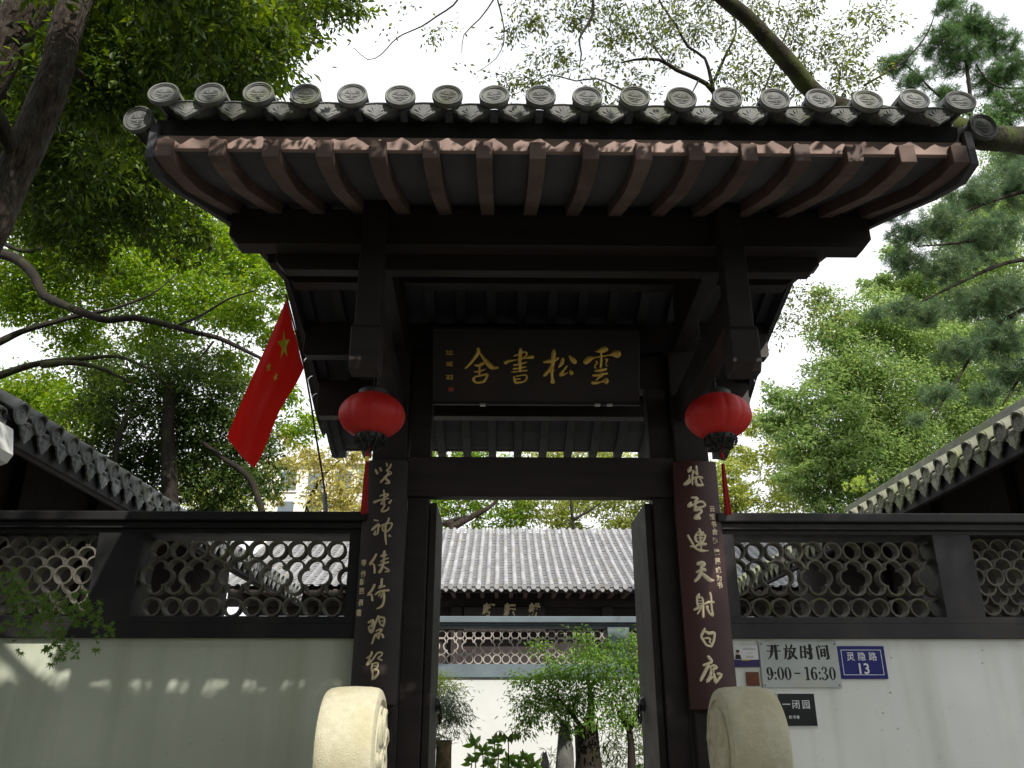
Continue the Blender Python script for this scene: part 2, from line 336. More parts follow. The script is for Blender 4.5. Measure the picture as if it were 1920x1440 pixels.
def disc_mesh(name, r, m, detail=True, seed=0):
    """round end tile facing -Y: rim, sunk field and a raised plant motif"""
    mb = MB(); n = 28 if detail else 14
    mb.lathe([(r*.93, .022), (r, .016), (r, 0), (r*.97, -.004), (r*.86, -.004), (r*.83, .003), (.0001, .003)] if detail else [(r*.98, .02), (r, 0), (r*.85, -.003), (r*.8, .002), (.0001, .002)], (0, 0, 0), n, 'y')
    if detail:
        rr = r*.93
        mb.lathe([(r*.79, .004), (r*.785, -.002), (r*.75, -.002), (r*.745, .004)], (0, 0, 0), n, 'y')
        R_ = random.Random(seed)
        S = []
        for k in range(9):                                   # fan of petals above, wave below
            a = math.pi*(.08+.84*k/8); l = .62+.1*R_.random()
            S.append([(.05*math.cos(a), -.02-.08*math.sin(a), .05), (.3*math.cos(a)+.05*R_.uniform(-1, 1), -.28*math.sin(a)-.04, .10), (l*math.cos(a)*.95, -l*math.sin(a)*.88, .05)])
        S += [[(-.62, .1, .04), (-.3, .2, .1), (0, .13, .08), (.3, .2, .1), (.6, .08, .04)], [(-.45, .38, .04), (-.1, .3, .1), (.1, .33, .1), (.46, .38, .04)],
              [(-.25, .55, .05), (0, .5, .12), (.25, .56, .05)], [(0, .12, .1), (.02, .3, .08), (0, .6, .05)], [(-.2, -.1, .06), (0, -.16, .12), (.22, -.08, .06)]]
        for s in S:
            c = catmull(s, .12); P = [np.array([x*rr*.9, .002, -y*rr*.9]) for x, y, w in c]
            mb.ribbon(P, [max(.02, w)*rr for x, y, w in c], np.array([0, -1., 0]), .009)
    return mb.mesh(name, m, True, ang=40)
def drip_mesh(name, w, h, m, detail=True):
    """fan-shaped drip tile facing -Y; origin at the middle of its curved top edge"""
    o = [(-.5, .1), (-.36, -.035), (-.18, -.09), (0, -.11), (.18, -.09), (.36, -.035), (.5, .1), (.47, .30), (.36, .42), (.33, .58), (.18, .74), (.1, .86), (0, 1.), (-.1, .86), (-.18, .74), (-.33, .58), (-.36, .42), (-.47, .30)]
    o = [(x*w, -(y+.11)*h) for x, y in o][::-1]
    n = len(o); cx, cz = 0, -h*.45; mb = MB()
    v = [(x, 0, z) for x, z in o]+[(cx+(x-cx)*.86, -.003, cz+(z-cz)*.84) for x, z in o]+[(cx+(x-cx)*.82, .003, cz+(z-cz)*.80) for x, z in o]+[(x, .016, z) for x, z in o]
    f = [(i, (i+1) % n, n+(i+1) % n, n+i)[::-1] for i in range(n)]+[(n+i, n+(i+1) % n, 2*n+(i+1) % n, 2*n+i)[::-1] for i in range(n)]
    f += [(i, (i+1) % n, 3*n+(i+1) % n, 3*n+i) for i in range(n)]+[tuple(range(2*n, 3*n))[::-1], tuple(range(3*n, 4*n))]
    mb.add(v, [q[::-1] for q in f])
    if detail:
        for a in (-64, -40, -18, 0, 18, 40, 64):
            t = rad(a); l = .80-.25*abs(math.sin(t)); P = []; c = catmull([(0, .86, .03), (math.sin(t)*.16, .80-.33*math.cos(t), .10), (math.sin(t)*.36, .88-l*math.cos(t), .035)], .1)
            mb.ribbon([np.array([x*w, .002, -(y+.05)*h]) for x, y, q in c], [max(.02, q)*w*.8 for x, y, q in c], np.array([0, -1., 0]), .005)
    return mb.mesh(name, m, True, ang=40)
PI = math.pi
RT = .062                                                     # gate cover tile radius
discs = [disc_mesh('eave_disc', .067, M['tile'], True, k) for k in range(3)]
drip = drip_mesh('drip_tile', .162, .086, M['tile'])
cover = arc_mesh('cover_tile', RT, .012, .205, .0, PI, M['tile'], 9, .94)
covere = arc_mesh('cover_tile', RT*1.03, .012, .17, .0, PI, M['tile'], 9, .94)

# ------------------------------------------------------------------ the gate
gate = thing('gate_pavilion', (X0, 5.4, YARD), 'dark timber gate pavilion with a tiled saddle roof over the doorway', 'gate')
pillars_x = (X0-1.018, X0+1.018)
for px in pillars_x: box('pillar', M['beam'], gate, px-.115, px+.115, 5.40, 5.63, YARD+.005, 2.44, .01)
for s in (-1, 1):
    xa, xb = sorted((X0+s*.745, X0+s*.885)); xb2 = (xa, xb)
    box('door_jamb', M['beam'], gate, xa, xb, 5.45, 5.60, YARD+.005, 2.168, .006)
box('lintel', M['beamx'], gate, X0-.902, X0+.902, 5.415, 5.52, 1.375, 1.648, .006)
box('tie_beam', M['beamx'], gate, X0-.90, X0+.90, 5.47, 5.62, 2.17, 2.42, .006)
box('door_sill', M['beamx'], gate, X0-.742, X0+.742, 5.45, 5.56, YARD+.005, YARD+.2, .006)
def beam(y0, y1, z0, z1, hx, m=M['beamx'], ch=.05, cx=X0):
    p = [(cx-hx+ch, z0), (cx+hx-ch, z0), (cx+hx, z0+ch*1.1), (cx+hx, z1), (cx-hx, z1), (cx-hx, z0+ch*1.1)]
    return MB().prism(p, 'y', y0, y1).build('purlin', m, gate, bevel=.005)
beam(3.91, 4.02, 2.378, 2.60, 1.745, cx=.268)
beam(4.03, 4.11, 2.29, 2.600, 1.50, cx=.255)
beam(5.17, 5.29, 2.835, 3.03, 1.74, ch=.01)
beam(4.60, 4.70, 2.66, 2.84, 1.74, ch=.01)
beam(5.80, 5.90, 2.56, 2.835, 1.77, ch=.02)
beam(6.40, 6.51, 2.29, 2.60, 1.77, ch=.02)
for px in pillars_x:                                          # beams running front to back, with the hanging posts
    s = 1 if px > X0 else -1; pp = X0+s*.947
    for nm, z0, z1, y0, y1 in (('cantilever_beam', 1.91, 2.10, 3.88, 6.42), ('cantilever_beam', 2.42, 2.60, 4.12, 6.40)):
        ya, yb = y0, y1
        v = []
        for y in (ya, yb):
            c = pp+(px-pp)*min(1, (y-3.9)/1.6)
            for dx, z in ((-.05, z0), (.05, z0), (.05, z1), (-.05, z1)): v.append((c+dx, y, z))
        MB().add(v, [(0, 1, 2, 3), (7, 6, 5, 4), (0, 4, 5, 1), (1, 5, 6, 2), (2, 6, 7, 3), (3, 7, 4, 0)]).build(nm, M['beam'], gate, bevel=.004)
    po = MB().box(pp-.062, pp+.062, 3.80, 3.905, 1.83, 2.60).build('hanging_post', M['beam'], gate, bevel=.005)
    q = MB()
    q.prism([(3.778, 1.645), (3.806, 1.60), (3.90, 1.60), (3.93, 1.645), (3.93, 1.82), (3.915, 1.845), (3.793, 1.845), (3.778, 1.82)], 'x', pp-.073, pp+.073)
    q.build('post_foot', M['beam'], po, bevel=.006)
    box('short_post', M['beam'], gate, px-.07, px+.07, 5.17, 5.29, 2.425, 2.834, .005)
for i in range(16):                                           # rafters, front tail to back tail
    x = X0+(i-7.5)*.2317
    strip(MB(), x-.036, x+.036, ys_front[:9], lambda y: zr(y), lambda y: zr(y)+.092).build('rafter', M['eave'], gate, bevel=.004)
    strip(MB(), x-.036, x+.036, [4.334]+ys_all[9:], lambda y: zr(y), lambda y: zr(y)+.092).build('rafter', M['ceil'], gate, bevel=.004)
for i in range(15):
    xa = X0+(i-7.5)*.2317+.038; xb = xa+.2317-.076
    strip(MB(), xa, xb, [3.05]+ys_all[1:-1]+[7.43], lambda y: zr(y)+.066, lambda y: zr(y)+.088).build('soffit_board', M['ceil'], gate)
for (ya, yb) in ((3.024, 3.048), (7.432, 7.456)):
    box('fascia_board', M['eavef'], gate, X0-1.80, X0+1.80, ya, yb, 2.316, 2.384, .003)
    box('tile_seat_board', M['black'], gate, X0-1.80, X0+1.80, ya+.004, yb+.004, 2.3845, 2.472, .003)  # near black also carries the shade under the drip tiles in its colour
for s in (-1, 1):
    xa, xb = sorted((X0+s*1.776, X0+s*1.812))
    vb = prof([(3.02, 2.25), (3.12, 2.232), (3.36, 2.31), (3.62, 2.415), (4.01, 2.565), (4.6, 2.74), (5.24, 2.89)])
    strip(MB(), xa, xb, ys_all, vb, lambda y: zr(y)+.17).build('bargeboard', M['ceil'], gate, bevel=.004)
ys_r = [3.05, 3.3, 3.62, 4.03, 4.33, 4.64, 4.94, 5.24]; ys_r += [10.48-y for y in ys_r[-2::-1]]
strip(MB(), X0-1.86, X0+1.86, ys_r, lambda y: zr(y)+.172, lambda y: zr(y)+.20).build('roof_deck', M['beam'], gate)
zt = lambda y: zr(y)+.268
def course_rot(y, s=1):
    sl = math.atan2(zt(y+.1)-zt(y-.1), .2); return (sl, 0, 0)
rng = random.Random(3)
rest = MB()
def arc_into(mb, cx, y, z, sl, r, th, L, a0, a1, n=5, flip=1):
    v = []
    for j in (0, 1):
        for i in range(n+1):
            t = a0+(a1-a0)*i/n; yy = L*j; zz = r*math.sin(t)
            v.append((cx+r*math.cos(t), y+flip*(yy*math.cos(sl)-zz*math.sin(sl)), z+yy*math.sin(sl)+zz*math.cos(sl)))
    mb.add(v, [(i, i+1, n+2+i, n+1+i) for i in range(n)])
for i in range(18):
    x = X0+(i-8.5)*.205
    dz = rng.uniform(-.004, .004)
    place('eave_disc', discs[i % 3], gate, (x+rng.uniform(-.003, .003), 2.92, 2.53+dz), (rng.uniform(-.24, -.14), rng.uniform(-.15, .15), rng.uniform(-.03, .03)))
    place('cover_tile', covere, gate, (x, 2.94, 2.53+dz), (.16, 0, 0))
    y = 3.10
    for k in range(2):
        sl = math.atan2(zt(y+.19)-zt(y), .19); place('cover_tile', cover, gate, (x, y, zt(y)), (sl, 0, 0)); y += .19*math.cos(sl)
    while y < 5.2:
        sl = math.atan2(zt(y+.19)-zt(y), .19); arc_into(rest, x, y, zt(y), sl, RT, .01, .205, 0, PI); y += .19*math.cos(sl)
    y = 7.52
    while y > 5.28:
        sl = math.atan2(zt(y-.19)-zt(y), .19); arc_into(rest, x, y, zt(y), sl, RT, .01, .205, 0, PI, flip=-1); y -= .19*math.cos(sl)
for i in range(17):
    x = X0+(i-8)*.205
    place('drip_tile', drip, gate, (x, 2.942, 2.508+rng.uniform(-.003, .003)), (rng.uniform(-.08, .0), rng.uniform(-.04, .04), rng.uniform(-.03, .03)))
    for flip, y in ((1, 2.93), (-1, 7.55)):
        while (y < 5.24 if flip > 0 else y > 5.24):
            sl = math.atan2(zt(y+flip*.08)-zt(y), .08); arc_into(rest, x, y, zt(y)+.062-.004, sl, .098, .01, .12, PI*1.16, PI*1.84, 5, flip); y += flip*.08
rest.build('cover_tile_courses', M['tile'], gate, kind='stuff')
for s in (-1, 1):                                             # verge row, one step lower
    x = X0+s*1.872
    place('verge_disc', discs[1], gate, (x, 3.0, 2.455), (0, 0, s*.12))
    vm = MB()
    for y in np.arange(3.0, 5.2, .2): arc_into(vm, x, y, zt(y)-.07, math.atan2(zt(y+.2)-zt(y), .2), .058, .01, .215, -.2, PI+.2, 8); arc_into(vm, x, 10.48-y, zt(y)-.07, math.atan2(zt(y+.2)-zt(y), .2), .058, .01, .215, -.2, PI+.2, 8, -1)
    vm.build('verge_tile_row', M['tile'], gate, True)
box('ridge', M['tile'], gate, X0-1.9, X0+1.9, 5.16, 5.32, 3.30, 3.62, .02)
# door leaves, swung inwards
for s in (-1, 1):
    xa, xb = sorted((X0+s*.741, X0+s*.695))
    dl = thing('tmp', (0, 0, 0), None, None); bpy.data.objects.remove(dl)
    leaf = box('door_leaf', M['beam'], gate, xa, xb, 5.50, 6.12, YARD+.02, 1.352, .004)
    xi = xa if s > 0 else xb
    kn = MB(); kn.lathe([(.001, -.03*1), (.03, -.028), (.045, -.012), (.05, 0)] if s > 0 else [(.05, 0), (.045, .012), (.03, .028), (.001, .03)], (xi, 5.98, .10), 16, 'x')
    kn.build('knocker_boss', M['iron'], leaf, True)
    tr = [(xi-s*.032, 5.98+.055*math.sin(a), .04+.06*math.cos(a)) for a in np.linspace(0, 2*PI, 17)]
    MB().tube(tr, .008, 6).build('knocker_ring', M['iron'], leaf, True)

# ------------------------------------------------------------------ name board
SA = [  # traced in an enlargement whose corner is (860, 640), 12 times
 [[(440,165,60),(440,250,70),(340,400,55),(240,520,45),(150,605,30)],[(490,270,30),(560,380,60),(660,500,90),(760,590,80),(880,590,40)],[(360,525,20),(430,545,50),(540,500,60),(575,480,20)],[(470,540,45),(470,620,40),(465,760,40)],[(360,685,25),(440,680,35),(540,650,30),(600,625,12)],[(330,860,50),(380,920,40),(430,930,40),(560,905,45),(610,840,45),(650,750,40),(600,745,40),(450,780,35),(360,800,30),(330,850,40)]],
 [[(1390,130,15),(1395,180,60),(1385,300,65),(1375,450,60),(1385,580,50),(1380,680,40)],[(1250,325,35),(1350,290,30),(1480,235,35),(1535,270,35),(1510,330,35),(1440,370,30)],[(1050,480,70),(1120,445,50),(1300,415,25),(1500,375,35),(1600,355,60),(1670,350,65)],[(1240,530,35),(1350,520,35),(1450,490,40),(1530,465,20)],[(1230,620,35),(1340,610,30),(1440,590,30),(1520,570,18)],[(1190,690,25),(1300,680,22),(1400,668,25),(1540,655,35)],[(1245,800,40),(1255,870,40),(1290,930,45),(1460,905,35),(1520,850,40),(1530,780,35),(1480,755,25),(1290,785,22)],[(1290,855,30),(1380,845,25)]]]
SB = [  # corner (1010, 640), 11.294 times
 [[(325,170,30),(320,230,75),(305,400,75),(290,560,55),(280,700,50),(290,800,50),(295,860,85)],[(110,440,35),(220,420,70),(330,390,70),(410,360,50)],[(270,520,50),(220,600,50),(150,690,60),(110,725,40)],[(215,640,25),(260,645,30),(335,610,20)],[(515,370,50),(490,460,65),(425,550,30)],[(655,310,40),(710,380,80),(770,440,80)],[(595,525,35),(530,610,35),(460,705,60),(530,695,50),(615,665,20)],[(670,620,30),(690,670,75),(690,690,60)]],
 [[(1205,210,25),(1300,200,80),(1400,170,110),(1440,180,70)],[(990,440,95),(1080,370,100),(1180,345,30),(1300,325,28),(1500,290,30),(1600,265,110),(1680,275,130)],[(1325,250,35),(1325,330,40),(1320,470,40),(1310,550,35)],[(1220,420,35),(1230,455,45),(1190,520,25),(1190,560,30),(1230,565,15)],[(1410,370,25),(1445,390,50),(1425,450,25),(1430,510,25),(1465,520,15)],[(1190,630,25),(1300,615,50),(1430,585,45)],[(1155,720,40),(1260,715,45),(1350,690,40),(1450,680,40)],[(1360,715,30),(1270,770,35),(1215,825,18)],[(1135,880,55),(1230,880,45),(1330,855,25),(1400,840,85),(1430,840,110)]]]
b0, b1 = at(1005, 757, 5.33), at(1005, 618, 5.17)              # bottom and top of the board's front
sb_n = np.array([0, -(b1[2]-b0[2]), (b1[1]-b0[1])]); sb_n /= np.linalg.norm(sb_n)
sign = thing('name_board', (b0[0], b0[1]+.05, b0[2]), 'dark lacquered name board with four gold characters hanging above the doorway', 'sign')
xl, xr = at(811, 700, 5.25)[0], at(1200, 700, 5.25)[0]
v = []
for x in (xl, xr):
    for z_, y_ in ((b0[2], b0[1]), (b1[2], b1[1])):
        for d in (0, .04): v.append((x, y_+d, z_+d*.25))
MB().add(v, [(0, 1, 3, 2), (4, 6, 7, 5), (0, 4, 5, 1), (2, 3, 7, 6), (0, 2, 6, 4), (1, 5, 7, 3)]).build('panel', M['plaque'], sign, bevel=.004)
for x, z in ((.0, 0), (.0, 1)):
    zz, yy = (b0[2], b0[1]) if z == 0 else (b1[2], b1[1])
    MB().box(xl-.004, xr+.004, yy-.006, yy+.02, zz-.008, zz+.016).build('edge_moulding', M['plaque'], sign, bevel=.003)
def p_sign(px, py):
    return at_plane(px, py, b0, sb_n), sb_n
for (ox, oy, zm, chars) in ((860, 640, 12, SA), (1010, 640, 11.294, SB)):
    for ch in chars: brush(MB(), ch, ox, oy, zm, p_sign, .012, 1.3).build('gold_character', M['gold'], sign, True, ang=60)
sx_ = at(845, 690, 5.25)
for ch, py in (('汪', 660), ('道', 681), ('涵', 706)):
    p = at_plane(843, py, b0, sb_n); text_obj('signature_character', ch, M['gold'], sign, p[0], p[1]-.003, p[2]-.004, .050, .0012, 1.05, .001)
p = at_plane(846, 729, b0, sb_n); ms = mat('red_seal_paint', (.35, .07, .04), .6, .3, 80, bump=0)
MB().box(p[0]-.017, p[0]+.017, p[1]-.003, p[1]+.004, p[2]-.018, p[2]+.018).build('seal_mark', ms, sign)
for px in (905, 1120, 1143):
    p = at(px, 758, 5.32); MB().box(p[0]-.018, p[0]+.018, p[1]-.012, p[1]+.012, p[2]-.012, p[2]+.0).build('hanger_clip', M['steel'], sign)

# ------------------------------------------------------------------ couplet boards
C1 = [[[(340,150,35),(310,200,60),(290,235,50),(340,210,30),(390,230,40),(450,285,40)],[(435,140,45),(440,200,40),(460,280,25)],[(375,240,35),(365,320,35),(365,400,30),(370,470,22)],[(310,300,25),(305,370,30),(220,465,45),(300,430,50),(350,380,40),(460,330,45),(540,345,40)],[(430,340,35),(430,410,45),(450,470,50),(520,480,45),(560,475,30)],[(500,360,25),(530,420,25),(550,470,25)]],
 [[(350,700,30),(420,705,50),(460,720,45),(410,765,35)],[(340,790,40),(300,850,60),(390,825,35),(470,780,40),(540,775,45),(600,830,35),(540,870,40),(450,880,30)],[(410,760,35),(420,830,35),(400,880,25)],[(440,860,25),(400,930,35),(500,915,45),(530,950,45),(480,1000,35),(410,1030,35),(490,1035,45),(400,1075,40),(500,1075,45)]]]
C2 = [[[(395,110,25),(410,160,45),(410,230,35),(415,330,40),(430,470,30)],[(360,165,20),(410,180,50),(470,175,25)],[(345,200,30),(320,270,40),(350,340,40),(400,360,30)],[(360,225,25),(430,220,40),(500,225,35),(480,300,40),(450,350,35)],[(370,280,20),(450,270,25)],[(330,420,30),(400,390,45),(510,385,45)],[(190,230,35),(235,310,35),(290,400,35)],[(240,425,30),(300,430,40),(350,475,35),(440,505,45),(560,505,15)]],
 [[(370,740,60),(440,715,60),(480,745,70),(430,790,50)],[(435,780,45),(425,850,50),(410,930,60),(370,1000,55),(320,1050,45)],[(350,890,40),(400,870,50),(480,840,60),(500,860,50)],[(450,920,50),(520,980,70),(590,1035,70),(660,1040,20)]]]
C3 = [[[(210,95,25),(200,120,40),(185,145,35)],[(185,150,25),(185,200,25),(195,250,25)],[(190,150,20),(245,140,30),(260,200,28),(262,300,28),(265,390,28)],[(200,185,14),(250,180,14)],[(200,220,14),(250,215,14)],[(150,298,25),(200,270,30),(260,240,30)],[(250,250,25),(215,310,22),(190,350,18)],[(350,80,28),(365,130,25),(368,220,25),(375,300,25),(385,375,30),(345,340,25),(315,280,25),(315,260,35)],[(285,225,20),(330,200,30),(395,200,30)]],
 [[(285,540,25),(260,590,35),(240,640,30),(270,700,30),(310,755,28),(370,765,30)],[(300,580,30),(340,600,40),(400,590,35),(410,620,30),(400,690,30),(375,760,28)],[(280,665,20),(330,660,25),(355,680,22),(345,710,20),(365,730,15)]],
 [[(330,900,35),(360,940,40),(370,970,35),(320,990,30),(270,1010,30)],[(330,1010,35),(290,1090,38),(240,1190,35),(232,1210,25)],[(340,1040,20),(400,1010,25),(440,1040,30),(380,1070,22)],[(360,1030,18),(365,1110,22)],[(400,1010,20),(395,1100,22)],[(365,1100,30),(350,1160,30),(315,1220,38),(350,1190,28),(390,1160,25)],[(400,1120,28),(415,1190,35),(420,1235,35),(460,1190,32),(500,1130,30),(450,1120,30)]]]
D1 = [[[(235,300,35),(265,360,45)],[(315,265,35),(335,310,40)],[(430,180,30),(440,225,35)],[(510,200,35),(480,260,35),(430,310,35),(490,330,28),(515,360,28),(450,390,35),(410,410,30)],[(460,350,28),(420,420,35),(370,470,35),(325,520,35)],[(390,430,30),(440,480,40),(480,530,40),(410,540,25)]],
 [[(380,665,25),(385,740,30),(385,830,35),(380,930,30)],[(310,770,25),(400,735,35),(465,745,30),(400,790,28)],[(210,880,45),(300,845,35),(400,825,30),(470,810,20)],[(480,890,45),(515,845,25)],[(385,840,28),(330,910,28),(400,920,28),(350,1010,28),(335,1045,28),(400,1040,35),(465,1000,28),(465,965,18)]]]
D2 = [[[(306,-48,30),(371,-33,30)],[(270,125,45),(340,60,50),(390,30,40),(375,110,35),(360,200,30),(300,210,35),(330,150,30)],[(400,70,25),(470,35,28),(570,10,30),(625,15,28),(600,90,28),(530,160,28),(470,150,30),(450,90,28),(480,60,25)],[(566,-78,35),(551,-18,30),(515,20,30),(505,150,38),(505,260,40),(520,390,22)],[(575,235,50),(600,245,25)]],
 [[(340,570,40),(290,660,45),(225,750,45),(290,740,30),(310,830,40),(310,900,40)],[(490,515,40),(480,580,60)],[(430,600,40),(500,590,35),(530,575,25)],[(420,700,25),(480,660,30),(555,640,25)],[(480,560,35),(480,640,35),(470,720,35),(440,820,45),(400,890,50)],[(390,770,28),(460,740,30),(560,710,28)],[(470,790,25),(530,830,35),(570,870,35),(500,885,20)]]]
D3 = [[[(290,45,30),(255,115,30),(205,175,32),(250,170,25),(262,245,28)],[(385,-30,28),(380,10,30),(375,60,35),(340,80,30),(420,60,25)],[(300,170,22),(360,130,30),(470,115,28)],[(340,190,15),(370,160,18)],[(372,210,18),(395,165,20)],[(400,130,28),(415,200,28),(400,290,28),(370,330,28),(315,352,12)]],
 [[(215,530,30),(270,500,35),(260,570,40),(215,590,25),(250,650,45),(290,560,28),(340,450,28)],[(345,460,25),(350,520,22),(380,570,22),(400,560,25)],[(345,460,22),(410,470,28),(415,520,25),(400,580,22)],[(360,515,15),(400,510,15)],[(310,640,18),(350,620,20),(385,620,25),(340,670,22),(300,690,25),(255,800,22)],[(320,700,20),(340,735,28),(350,690,20),(385,680,22),(400,720,28)]],
 [[(255,910,30),(240,960,30),(190,990,28),(230,990,25),(190,1080,30),(260,1010,25),(330,920,22),(390,920,22),(370,960,20),(330,990,22),(385,1015,22)],[(260,1060,22),(250,1130,22),(265,1180,22),(260,1260,25)],[(270,1060,20),(330,1050,24),(325,1110,22),(280,1130,18)],[(270,1090,14),(320,1085,14)],[(270,1150,20),(330,1140,22),(335,1190,22),(300,1240,25),(270,1255,22),(320,1200,15)]]]
def couplet(cx, hw, zb, ztp, label, sets, m_board, m_char, small, inner):
    t = thing('couplet_board', (cx, 5.38, zb), label, 'couplet board', 'carved couplet boards on the gate pillars')
    sag = .03; n = 12; yb = 5.385; pts = []
    f = lambda x: 5.355-sag*(1-((x-cx)/hw)**2)
    xs = np.linspace(cx-hw, cx+hw, n+1)
    poly = [(x, f(x)) for x in xs]+[(cx+hw, yb), (cx-hw, yb)]
    MB().prism(poly, 'z', zb, ztp).build('board', m_board, t, True, bevel=.003, ang=30)
    def p2w(px, py):
        p = at(px, py, 5.335); x = min(max(p[0], cx-hw), cx+hw); p = at(px, py, f(x)); dx = 2*sag*(p[0]-cx)/hw**2
        nn = np.array([dx, -1., 0]); return p, nn/np.linalg.norm(nn)
    for ox, oy, zm, chars in sets:
        for ch in chars: brush(MB(), ch, ox, oy, zm, p2w, .007, 1.15).build('carved_character', m_char, t, True, ang=60)
    for ch, px, py, s in small:
        p, nn = p2w(px, py); text_obj('inscription_character', ch, m_char, t, p[0], p[1]-.002, p[2], s, .0016, .9, .0012)
    return t
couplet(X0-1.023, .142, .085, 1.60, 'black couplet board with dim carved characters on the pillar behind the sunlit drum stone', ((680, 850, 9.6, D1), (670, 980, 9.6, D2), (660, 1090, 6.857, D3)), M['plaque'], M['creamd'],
        [(c, x, y, .042) for c, x, y in zip('李作鄒西長書', (683, 682, 680, 679, 677, 673.5), (1056, 1077, 1092, 1109, 1131, 1150))], 1)
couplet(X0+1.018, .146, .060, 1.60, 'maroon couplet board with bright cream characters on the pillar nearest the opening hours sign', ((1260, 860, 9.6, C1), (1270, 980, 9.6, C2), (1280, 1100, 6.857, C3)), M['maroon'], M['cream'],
        [(c, x, y, .042) for c, x, y in zip('云松书舍筹建落成为书', (1335, 1335, 1338, 1340, 1341, 1343.5, 1345, 1346.5, 1348, 1349.5), (955, 970, 984, 998, 1015, 1036, 1053, 1070, 1085, 1098))], 1)

# ------------------------------------------------------------------ lanterns
def lantern(x, y, z, lab, dark, tx, ty):
    t = thing('red_lantern', (x, y, z), lab, 'lantern', 'red lanterns hanging from the gate beams')
    a, b, n, k = .195, .138, 12, 96
    mb = MB(); v = []; rows = 14
    for i in range(rows+1):
        ph = -PI/2*.80+PI*.80*i/rows
        for j in range(k):
            th = 2*PI*j/k; rib = 1-.045*(1-abs(math.sin(th*n/2)))**2.5*.7
            v.append((x+a*math.cos(ph)*math.cos(th)*rib, y+a*math.cos(ph)*math.sin(th)*rib, z+b*math.sin(ph)))
    mb.add(v, [(i*k+j, i*k+(j+1) % k, (i+1)*k+(j+1) % k, (i+1)*k+j) for i in range(rows) for j in range(k)])
    mb.build('shade', M['red'], t, True, ang=80)
    zb_, zt_ = z-b*math.sin(PI*.4), z+b*math.sin(PI*.4)
    MB().lathe([(.06, zb_-.045-z), (.085, zb_-.02-z), (.088, zb_+.012-z), (.05, zb_+.016-z)], (x, y, z), 24).build('bottom_cap', M['iron'], t, True)
    fr = MB()                                                # scrolls under the cap
    for j in range(12):
        th = 2*PI*j/12; c, s = math.cos(th), math.sin(th)
        P = [(x+r*c, y+r*s, zb_+h) for r, h in ((.088, 0), (.098, -.02), (.086, -.045), (.066, -.04), (.07, -.06), (.05, -.075), (.02, -.06))]
        fr.tube(P, .0055, 5)
        c2, s2 = math.cos(th+.26), math.sin(th+.26); fr.tube([(x+.092*c, y+.092*s, zb_-.015), (x+.094*c2, y+.094*s2, zb_-.035), (x+.08*math.cos(th+.52), y+.08*math.sin(th+.52), zb_-.02)], .004, 4)
    fr.build('fretwork', M['iron'], t, True)
    MB().lathe([(.085, zt_-.012-z), (.088, zt_+.018-z), (.06, zt_+.035-z), (.012, zt_+.045-z)], (x, y, z), 24).build('top_cap', M['iron'], t, True)
    MB().tube([(x, y, zt_+.04), (x, y, 1.925)], .004, 5).build('hanging_cord', M['iron'], t)
    rr = random.Random(5); tb = MB()
    tb.tube([(x, y, zb_-.05), (tx, ty, zb_-.10)], .003, 5); tb.build('tassel_cord', M['tassel'], t)
    MB().lathe([(.004, 0), (.010, -.012), (.011, -.035), (.006, -.045)], (tx, ty, zb_-.085), 12).build('bead', M['tassel'], t, True)
    if dark: MB().lathe([(.012, 0), (.0125, -.03)], (tx, ty, 1.415), 12).build('gold_band', M['gold'], t, True)
    tt = MB(); top = 1.385 if dark else 1.38; bot = 1.085
    for q in range(34):
        th = rr.uniform(0, 2*PI); r = .012*math.sqrt(rr.random()); e = rr.uniform(1.1, 1.9)
        tt.tube([(tx+r*math.cos(th)*.6, ty+r*math.sin(th)*.6, top), (tx+r*math.cos(th), ty+r*math.sin(th), (top+bot)/2+.03), (tx+r*e*math.cos(th), ty+r*e*math.sin(th), bot+rr.uniform(-.008, .012))], [.003, .0038, .003], 4)
    tt.build('tassel', M['tassel'], t, True)
    return t
lantern(X0-1.030, 4.66, 1.668, 'red lantern hanging at the flag side of the doorway, its tassel gold-banded', True, X0-1.042, 4.66)
lantern(X0+1.018, 4.66, 1.672, 'red lantern hanging on the side of the doorway with the house number plate', False, X0+1.018, 4.66)

# ------------------------------------------------------------------ drum stones
def drum(xc, lab, s):
    t = thing('drum_stone', (xc, 4.72, YARD), lab, 'drum stone', 'stone drums guarding the gate')
    hw, r, c = .148, .298, (xc, 4.72, -.135); N = 56
    pr = [(.06, -hw-.012), (.10, -hw-.006), (.20, -hw-.004), (.205, -hw+.012), (.232, -hw+.012), (.238, -hw-.002), (.262, -hw), (.284, -hw+.010), (.294, -hw+.026), (.3, -hw+.06), (.304, 0)]
    pr = [(.001, -hw-.014)]+pr+[(q, -h) for q, h in pr[-2::-1]]+[(.001, hw+.014)]
    MB().lathe(pr, c, N, 'x').build('drum', M['stone'], t, True, ang=28)
    for sd_ in (-1, 1):                                     # carved petals and stem on each face
        mb = MB(); X = xc+sd_*(hw+.007); n_ = np.array([sd_*1., 0, 0])
        for k in range(6):
            a = 2*PI*k/6+.3; c3 = catmull([(.02, 0, .02), (.10, .35, .07), (.17, .05, .06), (.19, -.25, .01)], .03)
            mb.ribbon([np.array([X, c[1]+q*math.cos(a+w), c[2]+q*math.sin(a+w)]) for q, w, h in c3], [max(.008, h) for q, w, h in c3], n_, .014, .004)
        mb.build('carving', M['stone'], t, True, ang=60)
    ped = MB(); zz = c[2]-.27
    ped.prism([(4.40, YARD+.001), (5.04, YARD+.001), (5.04, YARD+.12), (5.0, YARD+.15), (4.98, zz-.05), (5.03, zz+.05), (4.93, zz+.085), (4.72, zz+.02), (4.51, zz+.085), (4.41, zz+.05), (4.46, zz-.05), (4.44, YARD+.15), (4.40, YARD+.12)], 'x', xc-.14, xc+.14)
    ped.build('pedestal', M['stone'], t, bevel=.01)
